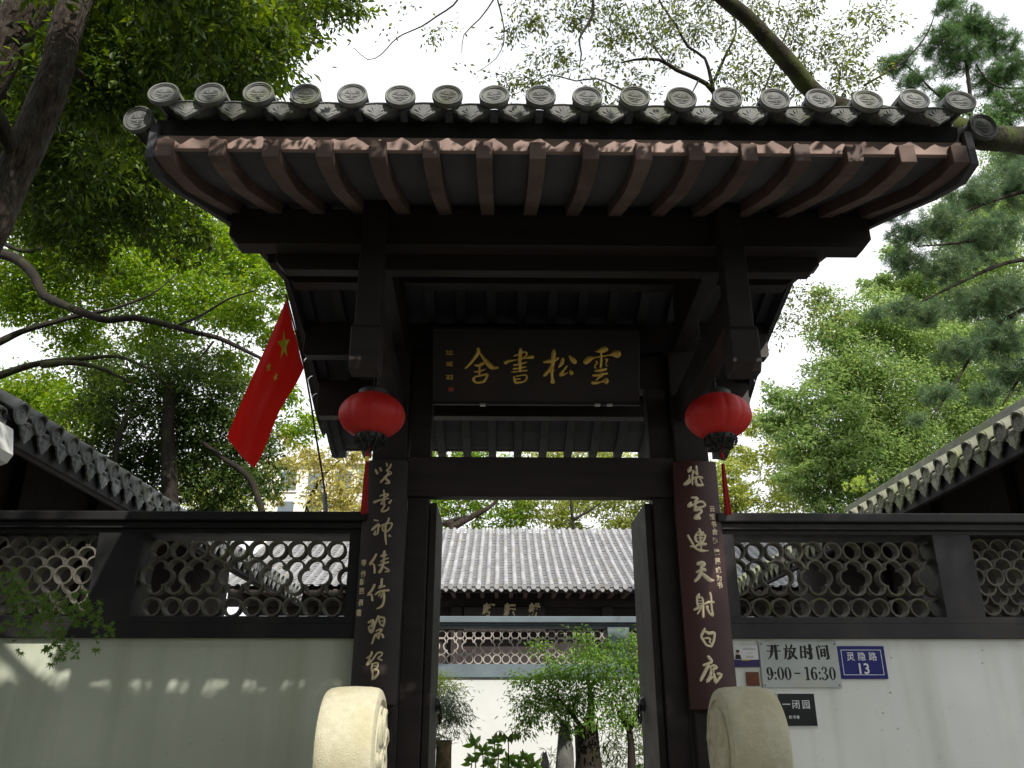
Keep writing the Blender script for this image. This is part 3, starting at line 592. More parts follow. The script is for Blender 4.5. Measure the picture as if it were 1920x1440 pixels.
drum(X0-1.030, 'pale yellow drum stone in sunlight in front of the black couplet board', 1)
drum(X0+1.020, 'drum stone in shade in front of the maroon couplet board', -1)

# ------------------------------------------------------------------ tile-lattice walls
def half(name, m, L, r=.0625, th=.0115): return arc_mesh(name, r, th, L, 0, PI, m, 9, .97)
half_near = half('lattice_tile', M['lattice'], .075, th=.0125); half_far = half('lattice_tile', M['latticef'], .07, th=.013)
def garden_wall(lab, x0, x1, yf, th, wins, mats, me, z=None, seed=1, mplaster=None):
    """wins: (xa, xb, pattern); z: band heights"""
    cap_t, cap_b, fr_b, win_t, win_b, band_m, band_b, base = z
    t = thing('garden_wall', ((x0+x1)/2, yf, base), lab, 'wall')
    yb = yf+th; R_ = random.Random(seed); mf = mats
    box('plaster_panel', mplaster or M['plaster'], t, x0, x1, yf+.03, yb-.03, base, band_b+.01, 0)
    box('coping', mf, t, x0, x1, yf-.07, yb+.07, cap_b, cap_t, .008)
    box('top_rail', mf, t, x0, x1, yf, yb, win_t, cap_b-.0005, .003)
    box('upper_band', mf, t, x0, x1, yf-.03, yb+.03, fr_b, cap_b-.002, .004)
    box('bottom_rail', mf, t, x0, x1, yf, yb, band_m, win_b, .003)
    box('lower_band', mf, t, x0, x1, yf-.012, yb+.012, band_b, band_m-.0005, .004)
    edges = sorted([x0, x1]+[w for a in wins for w in a[:2]])
    for a, b in zip(edges[::2], edges[1::2]):
        if b-a > .02: box('post', mf, t, a, b, yf+.001, yb-.001, win_b-.0005, win_t+.0005, .002)
    H = win_t-win_b; r = .0625; yl = yf+.075; p = .127
    for wi, (xa, xb, pat, ph) in enumerate(wins):
        zc = win_b+H*.509
        def put(x, z_, a):
            if x < xa-.02 or x > xb+.02: return
            place('lattice_tile', me, t, (x, yl+R_.uniform(-.004, .006), z_+R_.uniform(-.0015, .0015)), (0, a+R_.uniform(-.02, .02), R_.uniform(-.02, .02)))
        n0 = int((xa-xb)/p)-2; xs0 = xa+ph
        for i in range(0, int((xb-xa)/p)+2):
            x = xs0+i*p
            if pat == 'q':
                zt_, zb_ = win_t-.091, win_b+.067
                for zz in (zt_, zb_): put(x, zz, 0); put(x, zz, PI)
                put(x+.0, zc+.047, 0); put(x+.0, zc-.062, PI)
                if i % 2 == 0: put(x-.045, zc-.008, -PI/2); put(x+.045, zc-.008, PI/2)
            else:
                for k in (2, 1): put(x+(.0635 if k % 2 else 0), zc+.0615*k, 0)
                for k in (3, ): put(x+.0635, zc+.0615*k, 0)
                put(x, zc, 0); put(x, zc, PI)
                for k in (1, 2, 3): put(x+(.0635 if k % 2 else 0), zc-.0615*k, PI)
    return t
Z1 = (1.252, 1.192, 1.150, 1.123, .603, .560, .474, ROAD)
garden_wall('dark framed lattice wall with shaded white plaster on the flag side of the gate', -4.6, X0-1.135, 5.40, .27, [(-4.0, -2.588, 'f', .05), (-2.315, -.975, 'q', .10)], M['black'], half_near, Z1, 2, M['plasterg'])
wr = garden_wall('grey framed lattice wall carrying the signs and the house number plate', X0+1.135, 5.2, 5.40, .27, [(1.514, 2.815, 'q', .03), (3.062, 4.5, 'f', .03)], mat('dark_frame_paint_lightened', (.024, .022, .024), .6, .25, 4, grime=(.05, .046, .038), gscale=3, gpos=(.5, .75)), half_near, Z1, 4)  # same frame paint as the flag side wall, lightened for the brighter light
Z2 = (1.337, 1.255, 1.226, 1.197, .713, .64, .542, YARD)
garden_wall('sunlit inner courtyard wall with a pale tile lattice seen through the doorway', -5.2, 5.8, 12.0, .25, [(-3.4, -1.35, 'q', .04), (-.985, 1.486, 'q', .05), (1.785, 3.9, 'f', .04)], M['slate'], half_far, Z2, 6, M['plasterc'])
# small blemishes on the plaster by the signs
nail = MB().lathe([(.001, -.006), (.0045, -.005), (.005, .004)], (0, 0, 0), 8, 'y').mesh('wall_plug', M['plasterc'], True)
for px, py in ((1671, 1233), (1670, 1298), (1684, 1366), (1842, 1219), (1842, 1243), (1656, 1337)):
    p = at(px, py, 5.43); place('wall_plug', nail, wr, (p[0], 5.428, p[2]))

# ------------------------------------------------------------------ signs on the wall
yw = 5.425
def plate(name, lab, cat, quad, m, th=.006, grp=None, y=yw):
    pts = [at(a, b, y) for a, b in quad]; xs = [p[0] for p in pts]; zs = [p[2] for p in pts]
    x0_, x1_, z0_, z1_ = (xs[0]+xs[3])/2, (xs[1]+xs[2])/2, (zs[2]+zs[3])/2, (zs[0]+zs[1])/2
    t = thing(name, ((x0_+x1_)/2, y, z0_), lab, cat, grp)
    MB().box(x0_, x1_, y-th, y+.003, z0_, z1_).build('plate', m, t, bevel=.0015)
    return t, x0_, x1_, z0_, z1_, y-th
t, xa, xb, za, zb, yy = plate('opening_hours_sign', 'large brushed steel sign reading 开放时间 9:00-16:30 beside the blue plate', 'sign', [(1421, 1204), (1567, 1203), (1578, 1291), (1430, 1288)], M['steel'], .010)
scr = MB().lathe([(.001, -.002), (.004, -.0015), (.005, .001)], (0, 0, 0), 10, 'y').mesh('screw', M['iron'], True)
for a in (xa+.014, xb-.014):
    for b in (za+.014, zb-.014): place('screw', scr, t, (a, yy, b))
def p_hours(px, py): return at(px, py, yy), np.array([0, -1., 0])
H1 = [[[(220,130,22),(440,130,22),(480,125,30)],[(215,250,20),(440,250,20),(510,245,30)],[(330,135,60),(325,260,60),(300,370,35),(245,430,15)],[(400,130,60),(415,260,60),(435,425,55)]],
 [[(640,110,30),(660,165,40)],[(585,200,20),(720,195,22)],[(640,200,45),(645,320,50),(620,430,20)],[(650,260,20),(720,255,30),(725,380,45),(700,430,35),(660,400,15)],[(770,120,45),(745,190,25),(715,260,15)],[(760,190,20),(860,190,30)],[(840,200,40),(800,330,35),(740,430,15)],[(755,240,25),(800,330,40),(890,420,40)]],
 [[(975,150,45),(990,400,50)],[(960,155,20),(1070,155,20)],[(1065,145,45),(1085,390,50)],[(980,265,18),(1070,260,18)],[(990,385,18),(1080,380,18)],[(1100,200,20),(1230,205,30)],[(1175,115,55),(1190,260,55),(1210,400,60),(1150,420,20)],[(1120,260,30),(1145,310,40)]],
 [[(1335,160,50),(1360,300,50),(1385,425,50)],[(1370,120,30),(1400,165,35)],[(1420,140,18),(1570,135,22)],[(1560,130,50),(1580,280,50),(1600,400,55),(1550,430,20)],[(1430,215,40),(1445,370,40)],[(1430,215,18),(1510,210,18)],[(1505,205,40),(1525,365,40)],[(1440,290,16),(1515,285,16)],[(1445,355,18),(1520,350,18)]]]
def zero(cx, cy, rx, ry, w=52):
    return [[(cx+rx*math.cos(a)+(cy-750)*.0+ry*math.sin(a)*.12, cy+ry*math.sin(a), 14+(w-14)*abs(math.cos(a))**1.5) for a in np.linspace(0, 2*PI, 17)]]
H2 = [zero(275, 705, 44, 88)+[[(335, 720, 46), (340, 800, 44), (300, 885, 22), (250, 885, 24), (252, 850, 42)]], [[(400, 735, 50), (403, 745, 50)], [(415, 865, 50), (418, 875, 50)]], zero(525, 755, 52, 140), zero(690, 755, 52, 140),
 [[(840, 750, 30), (960, 750, 30)]], [[(1060, 632, 20), (1100, 620, 40)], [(1112, 625, 48), (1128, 760, 48), (1145, 880, 48)], [(1090, 895, 20), (1185, 895, 20)]],
 zero(1285, 808, 46, 88)+[[(1315, 645, 40), (1290, 612, 20), (1245, 640, 36), (1222, 720, 46), (1228, 800, 40)]], [[(1400, 735, 50), (1403, 745, 50)], [(1415, 865, 50), (1418, 875, 50)]],
 [[(1460, 655, 42), (1475, 615, 20), (1520, 615, 26), (1550, 670, 46), (1520, 735, 22), (1490, 742, 14)], [(1500, 742, 14), (1550, 765, 30), (1582, 825, 48), (1545, 885, 26), (1500, 895, 20), (1472, 855, 42)]], zero(1690, 755, 50, 140)]
for ch in H1: brush(MB(), ch, 1420, 1200, 12, p_hours, .0012, 1.3).build('printed_character', M['ink'], t)
for ch in H2: brush(MB(), ch, 1420, 1200, 12, p_hours, .0012, 1.3).build('printed_digit', M['ink'], t)
t, xa, xb, za, zb, yy = plate('house_number_plate', 'blue enamel house number plate with white characters and the number 13', 'number plate', [(1567, 1212), (1656, 1211), (1665, 1272), (1577, 1274)], M['blue'])
w_, h_ = xb-xa, zb-za; fm = MB(); e, b = .022, .0035
for a in ((xa+e, xb-e, za+e, za+e+b), (xa+e, xb-e, zb-e-b, zb-e), (xa+e, xa+e+b, za+e+b, zb-e-b), (xb-e-b, xb-e, za+e+b, zb-e-b)): fm.box(a[0], a[1], yy-.0012, yy+.001, a[2], a[3])
fm.build('white_border', M['white'], t)
for k, ch in enumerate('灵隐路'): text_obj('road_name_character', ch, M['white'], t, (xa+xb)/2+(k-1)*.069, yy-.001, za+h_*.66, .054, .0004, .95)
text_obj('house_number', '13', M['white'], t, (xa+xb)/2, yy-.001, za+h_*.29, .088, .0012, .95)
t, xa, xb, za, zb, yy = plate('closing_day_sign', 'black sign with white rim reading 一闭园 half hidden by the drum stone', 'sign', [(1455, 1299), (1526, 1298), (1535, 1363), (1462, 1364)], M['white'], .005)
MB().box(xa+.006, xb-.006, yy-.003, yy+.001, za+.007, zb-.007).build('black_face', M['signblk'], t)
for k, (ch, px) in enumerate((('一', 1474), ('闭', 1492), ('园', 1511))):
    p = at(px, 1322, yy); text_obj('printed_character', ch, M['white'], t, p[0], yy-.004, p[2], .054, .0004, .95)
for ch, px in (('松', 1482), ('书', 1489), ('舍', 1496)):
    p = at(px, 1345, yy); text_obj('small_print', ch, M['white'], t, p[0], yy-.004, p[2], .020, .0004)
t, xa, xb, za, zb, yy = plate('name_card', 'white portrait card with a violet strip at the edge of the maroon couplet board', 'card', [(1373, 1210), (1420, 1210), (1424, 1251), (1378, 1251)], M['white'], .004)
h_ = zb-za
MB().box(xa, xb, yy-.0015, yy+.001, za, za+h_*.34).build('violet_strip', M['purple'], t)
hx, hz = xa+.027, za+h_*.62
MB().lathe([(.001, -.0016), (.0105, -.0016), (.0105, .001)], (hx, yy, hz+.006), 16, 'y').build('portrait_face', M['skin'], t)
MB().prism([(hx-.011, hz+.008), (hx+.011, hz+.008), (hx+.010, hz+.017), (hx+.004, hz+.022), (hx-.005, hz+.022), (hx-.011, hz+.016)], 'y', yy-.0022, yy).build('portrait_hair', M['ink'], t)
MB().prism([(hx-.02, za+h_*.36), (hx+.02, za+h_*.36), (hx+.014, hz-.006), (hx-.014, hz-.006)], 'y', yy-.0018, yy).build('portrait_suit', M['ink'], t)
for k, (wd, zz) in enumerate(((.075, .86), (.085, .80), (.035, .64), (.05, .5), (.05, .44))):
    MB().box(xa+.10-wd/2, xa+.10+wd/2, yy-.001, yy+.0005, za+h_*zz-.0016, za+h_*zz+.0016).build('print_line', mat('pale_grey_print', (.35, .35, .38), .6, .05, bump=0), t)
MB().box(xa+.045, xa+.10, yy-.0022, yy, za+h_*.30, za+h_*.35).build('gold_strip', M['yel'], t)
t, xa, xb, za, zb, yy = plate('rust_brown_plate', 'small blank rust brown plate below the portrait card', 'plate', [(1398, 1260), (1422, 1260), (1425, 1286), (1401, 1286)], M['brownp'], .004)

# ------------------------------------------------------------------ side buildings: eaves running back from the wall
def side_building(lab, Xe, Ze, y0, n, sp, s, mt, seed):
    """s = +1: roof rises towards +X (right side); -1 towards -X"""
    R_ = random.Random(seed)
    t = thing('side_hall', (Xe+s*1.5, y0+2, YARD), lab, 'building')
    rise = .52; r = .078
    dm = disc_mesh('eave_disc', .088, mt, True, seed); dr = drip_mesh('drip_tile', .20, .15, mt); cv = arc_mesh('cover_tile', r, .014, .30, 0, PI, mt, 9, .95)
    sl = math.atan(rise); rz = -PI/2 if s > 0 else PI/2                       # -Y facing pieces turned to face the courtyard
    rest = MB()
    for i in range(n):
        y = y0+i*sp
        place('eave_disc', dm, t, (Xe, y, Ze), (R_.uniform(-.04, .08), R_.uniform(-.2, .2), rz+R_.uniform(-.05, .05)))
        place('drip_tile', dr, t, (Xe+s*.01, y+sp/2, Ze-.035), (R_.uniform(-.04, .1), R_.uniform(-.05, .05), rz+R_.uniform(-.05, .05)))
        for k in range(9 if i < 18 else 2):
            d = .006+k*.285; place('cover_tile', cv, t, (Xe+s*d*math.cos(sl), y, Ze+d*math.sin(sl)+(.004 if k else 0)), (sl, 0, rz))
        v = []
        for j in range(6):
            a = PI*1.16+PI*.68*j/5; v += [(Xe+s*.005, y+sp/2+.125*math.cos(a), Ze+.085-.03+.125*math.sin(a)), (Xe+s*2.4, y+sp/2+.125*math.cos(a), Ze+.055+.125*math.sin(a)+2.4*rise)]
        rest.add(v, [(2*j, 2*j+1, 2*j+3, 2*j+2) for j in range(5)])
    rest.build('pan_tile_channels', mt, t, True)
    ya, yb = y0-sp*.6, y0+n*sp
    # deck, soffit, fascia and purlin
    def slab(nm, m, a, b, dz0, dz1, y_a=ya, y_b=yb):
        p = [(Xe+s*a, Ze+a*rise+dz0), (Xe+s*b, Ze+b*rise+dz0), (Xe+s*b, Ze+b*rise+dz1), (Xe+s*a, Ze+a*rise+dz1)]
        return MB().prism(p, 'y', y_a, y_b).build(nm, m, t, bevel=.004)
    slab('roof_deck', M['black'], .03, 2.5, -.10, -.06)
    slab('fascia_board', M['black'], .05, .085, -.25, -.102)
    k = 0
    y = ya+.1
    while y < yb-.1:
        slab('rafter', M['beam'], .09, 2.3, -.19, -.101, y, y+.07); y += .30
    for a, z_ in ((.75, -.36), ):
        MB().tube([(Xe+s*a, ya+.05, Ze+a*rise+z_+.11), (Xe+s*a, yb, Ze+a*rise+z_+.11)], .06, 10).build('purlin', M['beam'], t, True)
    xw = Xe+s*1.35
    box('side_wall', M['beamx'], t, *sorted((xw, xw+s*.2)), ya-.02, yb, -.1, Ze+1.35*rise-.15, 0)
    box('plaster_dado', M['plasterg'], t, *sorted((xw-s*.01, xw+s*.2)), ya, yb, YARD, -.101, 0)
    box('gable_wall', M['beam'], t, *sorted((xw-s*.0, xw+s*2.6)), ya+.1, ya+.3, YARD, Ze+1.35*rise+.1, 0)
    # ridge
    MB().box(*sorted((Xe+s*2.42, Xe+s*2.62)), ya, yb, Ze+2.4*rise-.05, Ze+2.4*rise+.3).build('ridge', mt, t, bevel=.02)
    for q in range(4):
        yq = ya+.9+q*1.6
        if yq < yb: box('wall_post', M['beam'], t, *sorted((xw-s*.11, xw-s*.001)), yq, yq+.16, YARD, Ze+1.2*rise-.2, .01)
    return t, dm, cv, sl, rz
sb, dm, cv, sl, rz = side_building('side hall with grey carved eave tiles rising behind the wall on the flag side', -3.50, 2.085, 5.80, 36, .262, -1, M['tile'], 11)
place('verge_disc', dm, sb, (-3.545, 5.62, 1.985), (0, 0, rz)); 
for k in range(6): place('verge_tile', cv, sb, (-3.55-k*.285*math.cos(sl), 5.62, 1.99+k*.285*math.sin(sl)), (sl, 0, rz))
MB().prism([(-4.4, 1.67), (-3.62, 1.655), (-3.52, 1.70), (-3.49, 1.76), (-3.53, 1.955), (-4.4, 2.32)], 'y', 5.46, 5.80).build('gable_corbel', M['plaster'], sb, bevel=.01)
side_building('side hall with lichened green eave tiles behind the wall beside the number plate', 4.09, 2.20, 6.20, 36, .258, 1, M['tileg'], 12)

# ------------------------------------------------------------------ main hall behind the courtyard
hall = thing('main_hall', (.7, 19, YARD), 'main hall with a broad sunlit grey tiled roof seen through the doorway', 'building')
Ye, Ze, Yr, Zrg = 18.0, 2.62, 22.5, 4.80
def hz(y):
    u = (y-Ye)/(Yr-Ye); return Ze+(Zrg-Ze)*(u*.86+.14*u*u)
hr = .054; pitch = .1945; nseg = 9
hd = disc_mesh('eave_disc', .060, M['tilef'], False); hdr = drip_mesh('drip_tile', .125, .085, M['tilef'], False)
seg = math.hypot(Yr-Ye, Zrg-Ze)/nseg
hcv = arc_mesh('cover_tile', hr, .012, seg*1.03, 0, PI, M['tilef'], 7, .95)
restm = MB(); pan = MB(); R_ = random.Random(8)
for i in range(-34, 38):
    x = .70+i*pitch; vis = -13 <= i <= 13
    for k in range(nseg):
        y = Ye+(Yr-Ye)*k/nseg; y2 = Ye+(Yr-Ye)*(k+1)/nseg; a = math.atan2(hz(y2)-hz(y), y2-y)
        if vis: place('cover_tile', hcv, hall, (x+R_.uniform(-.004, .004), y, hz(y)), (a, 0, R_.uniform(-.004, .004)))
        else: arc_into(restm, x, y, hz(y), a, hr, .01, seg, 0, PI, 6)
    if -20 <= i <= 20: place('eave_disc', hd, hall, (x, Ye-.03, hz(Ye))); place('drip_tile', hdr, hall, (x+pitch/2, Ye-.006, hz(Ye)-.02), (R_.uniform(0, .1), 0, 0))
    y = Ye
    while y < Yr:
        arc_into(pan, x+pitch/2, y, hz(y)+.090+R_.uniform(0, .006), math.atan2(hz(y+.1)-hz(y), .1)-.10, .088, .01, .15, PI*1.15, PI*1.85, 4); y += .125
restm.build('outer_cover_tiles', M['tilef'], hall, True, kind='stuff'); pan.build('pan_tile_courses', M['tilef'], hall, kind='stuff')
box('front_wall', M['beamx'], hall, -5.6, 7.2, 19.1, 19.3, YARD, 2.6, 0)
box('eave_beam', M['beamx'], hall, -6, 7.6, 18.9, 19.05, 2.32, 2.62, 0)
MB().prism([(Ye+.06, Ze-.12), (Ye+.06, Ze-.075), (20.25, hz(20.25)-.085), (Yr, Zrg-.10), (Yr+.2, Zrg-.10), (27.2, Ze-.1), (27.2, Ze-.2), (Yr, Zrg-.2), (19.1, Ze+.32)], 'x', -6, 7.6).build('roof_deck', M['beam'], hall)
for q in range(42): box('rafter', M['eave'], hall, -5.7+q*.31, -5.62+q*.31, 18.08, 18.9, 2.50, 2.575, 0)
for x in (-4.2, -2.2, -.95, 2.35, 3.6, 5.6): box('column', M['beamx'], hall, x-.12, x+.12, 18.85, 19.09, YARD, 2.315, .01)
pb = thing('hall_name_board', (.38, 18.8, 1.95), 'dark name board with gold characters 耕耘轩 under the main hall eave', 'sign')
box('panel', M['plaque'], pb, at(870, 1140, 18.8)[0], at(1022, 1140, 18.8)[0], 18.77, 18.84, 1.78, 2.30, .01)
for ch, px in (('軒', 915), ('耘', 955), ('耕', 1001)):
    p = at(px, 1146, 18.76); text_obj('gold_character', ch, M['creamd'], pb, p[0], 18.765, p[2], .30, .012, .85, .006, shear=.12)

# ------------------------------------------------------------------ flag
YF = 5.72
fl = thing('red_flag', tuple(at(611, 960, YF)), 'red flag with yellow stars on a thin pole behind the wall', 'flag')
ptop = at(536, 552, YF); pmid = at(571, 690, YF); pb0 = at(606, 900, YF); pb1 = at(611, 968, YF)
MB().tube([pb1, at(608.5, 925, YF)], [.017, .017], 12).build('pole_socket', M['steel'], fl, True)
pp_ = catmull([list(at(608.8, 930, YF)), list(pb0), list(at(592, 815, YF)), list(pmid), list(ptop)], .1)
MB().tube([tuple(q) for q in pp_], .0075, 8).build('pole', M['pole'], fl, True)
q0, q1, q2, q3 = at(537, 560, YF-.012), at(569, 690, YF-.012), at(475, 876, YF-.06), at(427, 822, YF-.10)   # hoist top, hoist bottom, fly bottom, fly top
def flagp(u, w):
    """u along the fly, w down the hoist"""
    p = (q0*(1-u)+q3*u)*(1-w)+(q1*(1-u)+q2*u)*w
    bulge = .05*math.sin(PI*w)*math.sin(PI*min(1, u*1.1))+.026*math.sin(8*w+2.2*u)*(.3+.7*u)+.020*math.sin(9*u+3*w+.6)*w+.008*math.sin(17*w-6*u)
    p = p+np.array([.020*math.sin(PI*w)*math.sin(2*PI*u), -bulge, .015*math.sin(5*u)*math.sin(PI*w)])
    return p
nu, nw = 44, 20
v = [flagp(i/nu, j/nw) for i in range(nu+1) for j in range(nw+1)]
MB().add(v, [(i*(nw+1)+j, (i+1)*(nw+1)+j, (i+1)*(nw+1)+j+1, i*(nw+1)+j+1) for i in range(nu) for j in range(nw)]).build('cloth', M['flagred'], fl, True, ang=180)
def star(cu, cw, r, rot):
    mb = MB()
    for side in (-1, 1):
        pts = []
        for k in range(10):
            a = rot+PI*k/5; q = r*(1 if k % 2 == 0 else .40); pts.append(flagp(cu+q*math.cos(a)/1.12, cw+q*math.sin(a)/.60)+np.array([0, side*.003, 0]))
        cpt = flagp(cu, cw)+np.array([0, side*.003, 0]); mb.add([cpt]+pts, [(0, 1+k, 1+(k+1) % 10) for k in range(10)])
    mb.build('star', M['flagyel'], fl)
star(.20, .38, .108, .25); star(.42, .30, .038, .2); star(.395, .545, .038, .5)

# ------------------------------------------------------------------ vegetation
def leaves_mesh(name, P, D, Nn, Ls, Ws, m, fold=.25):
    """one folded lozenge per leaf, from arrays"""
    n = len(P); S = np.cross(D, Nn); S /= np.maximum(1e-6, np.linalg.norm(S, axis=1))[:, None]
    N2 = np.cross(S, D); Lc = Ls[:, None]; Wc = Ws[:, None]
    V = np.empty((n, 4, 3)); V[:, 0] = P; V[:, 1] = P+D*Lc*.45+S*Wc*.5+N2*Wc*fold; V[:, 2] = P+D*Lc-N2*Lc*.08; V[:, 3] = P+D*Lc*.45-S*Wc*.5+N2*Wc*fold
    me = bpy.data.meshes.new(name); me.vertices.add(4*n); me.vertices.foreach_set('co', V.ravel().astype(np.float32))
    b = (np.arange(n)*4)[:, None]; idx = np.concatenate([b+np.array([0, 1, 2]), b+np.array([0, 2, 3])], 1).reshape(-1)
    me.loops.add(6*n); me.loops.foreach_set('vertex_index', idx.astype(np.int32))
    me.polygons.add(2*n); me.polygons.foreach_set('loop_start', (np.arange(2*n)*3).astype(np.int32)); 
    me.update(calc_edges=True); me.materials.append(m); return me
def blob_points(rs, blobs, size, cover, clump=.30, flat=.8, nper=60):
    """leaf positions in clumps; returns P, clump centre per leaf, clump centres"""
    Ps, Cs, cen = [], [], []
    for (c, r) in blobs:
        area = size[0]*size[1]*.5*.62
        n = int(cover*math.pi*r*r/area)
        kc = max(3, n//nper)
        d = rs.normal(size=(kc, 3)); d /= np.linalg.norm(d, axis=1)[:, None]
        cc = np.array(c)+d*(rs.random((kc, 1))**.45)*r*np.array([1, 1, flat])
        ci = rs.integers(0, kc, n); rr = np.maximum(.12, r*clump)*(.6+.8*rs.random(kc))[ci][:, None]
        off = rs.normal(size=(n, 3))*.5*rr*np.array([1, 1, .55])
        Ps.append(cc[ci]+off); Cs.append(cc[ci]); cen.append(cc)
    return np.vstack(Ps), np.vstack(Cs), np.vstack(cen)
def grow(LP, sel, twig, rs, maxl=1.3):
    """thin branches that spread from the limbs clump by clump, each new one starting from the nearest wood"""
    tb = MB(); pts = LP.copy(); todo = sel.copy()
    dist = np.full(len(todo), 1e9); near = np.zeros((len(todo), 3))
    def upd(newp):
        nonlocal dist, near
        if not len(todo): return
        d = np.linalg.norm(todo[:, None, :]-newp[None], axis=2); j = d.argmin(1); dm = d[np.arange(len(todo)), j]
        k = dm < dist; dist[k] = dm[k]; near[k] = newp[j[k]]
    upd(pts)
    while len(todo):
        i = int(dist.argmin()); c, a, L_ = todo[i].copy(), near[i].copy(), dist[i]
        todo = np.delete(todo, i, 0); dist = np.delete(dist, i); near = np.delete(near, i, 0)
        if L_ < .03: continue
        m1 = a*.65+c*.35+rs.normal(size=3)*L_*.10+np.array([0, 0, .08*L_]); m2 = a*.3+c*.7+rs.normal(size=3)*L_*.10+np.array([0, 0, .05*L_])
        w = twig*(.7+min(L_, 1.2)*.6)
        tb.tube([a, m1, m2, c], [w, w*.75, w*.5, w*.3], 5, cap=False)
        upd(np.array([m1, m2, c]))
    return tb
def crown(t, blobs, size, m, cover, seed, clump=.3, flat=.8, nper=60, droop=.35, limbs=None, mb=None, twig=.008, name='crown', twigs=True, fold=.25, maxtw=400):
    rs = np.random.default_rng(seed); P, C, cen = blob_points(rs, blobs, size, cover, clump, flat, nper)
    n = len(P); D = (P-C); D += rs.normal(size=(n, 3))*.5*np.linalg.norm(D, axis=1)[:, None]; D /= np.maximum(1e-6, np.linalg.norm(D, axis=1))[:, None]
    D[:, 2] -= droop*rs.random(n)*1.5; D /= np.linalg.norm(D, axis=1)[:, None]
    Nn = rs.normal(size=(n, 3))*.55+np.array([0, 0, 1.]); k = .65+.6*rs.random(n)
    o = org(t); me = leaves_mesh(name, P-np.array(o), D, Nn, size[0]*k, size[1]*k*(.8+.4*rs.random(n)), m, fold)
    place(name, me, t)
    if twigs and limbs is not None and len(limbs):
        sel = cen if len(cen) <= maxtw else cen[rs.choice(len(cen), maxtw, replace=False)]
        tb = grow(np.array(limbs), sel, twig, rs)
        tb.build('branchwork', mb, t, True, kind='stuff')
    return cen
def limb(t, pts, r0, r1, m, name='limb', n=10, wob=.05, seed=1, px=True, step=.12):
    """a limb through (px, py, Y) or plain points; returns samples along it"""
    W_ = [at(*p) for p in pts] if px else [np.array(p) for p in pts]
    c = catmull3(W_, step); k = len(c); rr = [r0+(r1-r0)*i/(k-1) for i in range(k)]; R2 = random.Random(seed)
    rr = [r*(1+.04*math.sin(i*.9+seed)+R2.uniform(-.03, .03)) for i, r in enumerate(rr)]
    MB().tube(c, rr, n, wob=wob, rng=R2).build(name, m, t, True, ang=180); return c
def catmull3(p, step):
    p = np.array(p, float); q = np.vstack([2*p[0]-p[1], p, 2*p[-1]-p[-2]]); o = []
    for i in range(1, len(q)-2):
        n = max(2, int(np.linalg.norm(q[i+1]-q[i])/step))
        for k in range(n):
            u = k/n; a, b, c, d = q[i-1], q[i], q[i+1], q[i+2]; o.append(.5*((2*b)+(c-a)*u+(2*a-5*b+4*c-d)*u*u+(3*b-a-3*c+d)*u**3))
    o.append(q[-2]); return np.array(o)
def B(*l): return [(at(x, y, Y), r) for x, y, Y, r in l]

# near camphor tree, street side: two leaning stems run up out of the frame
tr1 = thing('camphor_tree', (-4.6, 4.6, ROAD), 'near camphor tree with two leaning grey brown trunks and dark overhanging foliage', 'tree')
l1 = limb(tr1, [(-4.3, 4.45, ROAD), (-3.75, 4.45, .6), (-3.30, 4.47, 2.2), (-3.12, 4.5, 3.22), (-3.02, 4.5, 4.0), (-3.04, 4.55, 4.7), (-2.95, 4.8, 6.2), (-2.6, 5.4, 8)], .145, .075, M['bark'], 'trunk', 20, .012, 1, False)
l2 = limb(tr1, [(-4.6, 4.75, ROAD), (-4.35, 4.8, .8), (-4.05, 4.85, 2.5), (-3.88, 4.9, 3.9), (-3.70, 4.9, 4.75), (-3.55, 5, 6), (-3.5, 5.2, 8)], .19, .12, M['bark'], 'trunk', 20, .012, 2, False)
la = limb(tr1, [(-3.02, 4.6, 4.9), (-2.6, 5.4, 5.6), (-2.2, 6.2, 6.2), (-1.9, 6.8, 6.5)], .045, .012, M['barkd'], 'limb', 8, .05, 3, False)
lb = limb(tr1, [(-3.0, 4.6, 4.2), (-3.1, 5.6, 4.7), (-2.9, 6.6, 4.9), (-2.5, 7.4, 4.8)], .03, .01, M['barkd'], 'limb', 8, .05, 4, False)
crown(tr1, B((60, 70, 6.3, 1.0), (190, 50, 6.8, 1.0), (310, 40, 7.0, .95), (420, 50, 7.4, .85), (505, 40, 7.6, .6), (560, -10, 7.8, .7), (650, -12, 8.0, .42), (40, 220, 6.8, .9), (170, 190, 7.0, .95), (300, 140, 7.3, .85), (400, 120, 7.6, .6),
  (455, 90, 7.8, .5), (230, 290, 7.2, .75), (90, 340, 7.4, .8), (250, 380, 7.8, .6), (150, 430, 8.2, .65), (330, 340, 8.2, .5), (350, 440, 8.6, .45), (300, 120, 5.0, .45), (200, 60, 5.0, .5), (330, 20, 5.2, .45), (150, 160, 5.1, .45), (240, 200, 5.3, .4), (60, 110, 5.4, .4), (30, 300, 6.5, .7), (420, 30, 5.6, .35), (120, 250, 6.2, .6)),
  (.095, .037), LM['near'], 1.7, 21, .26, .85, 30, .5, np.vstack([l1[10:], l2[14:], la, lb]), M['barkd'], .007)

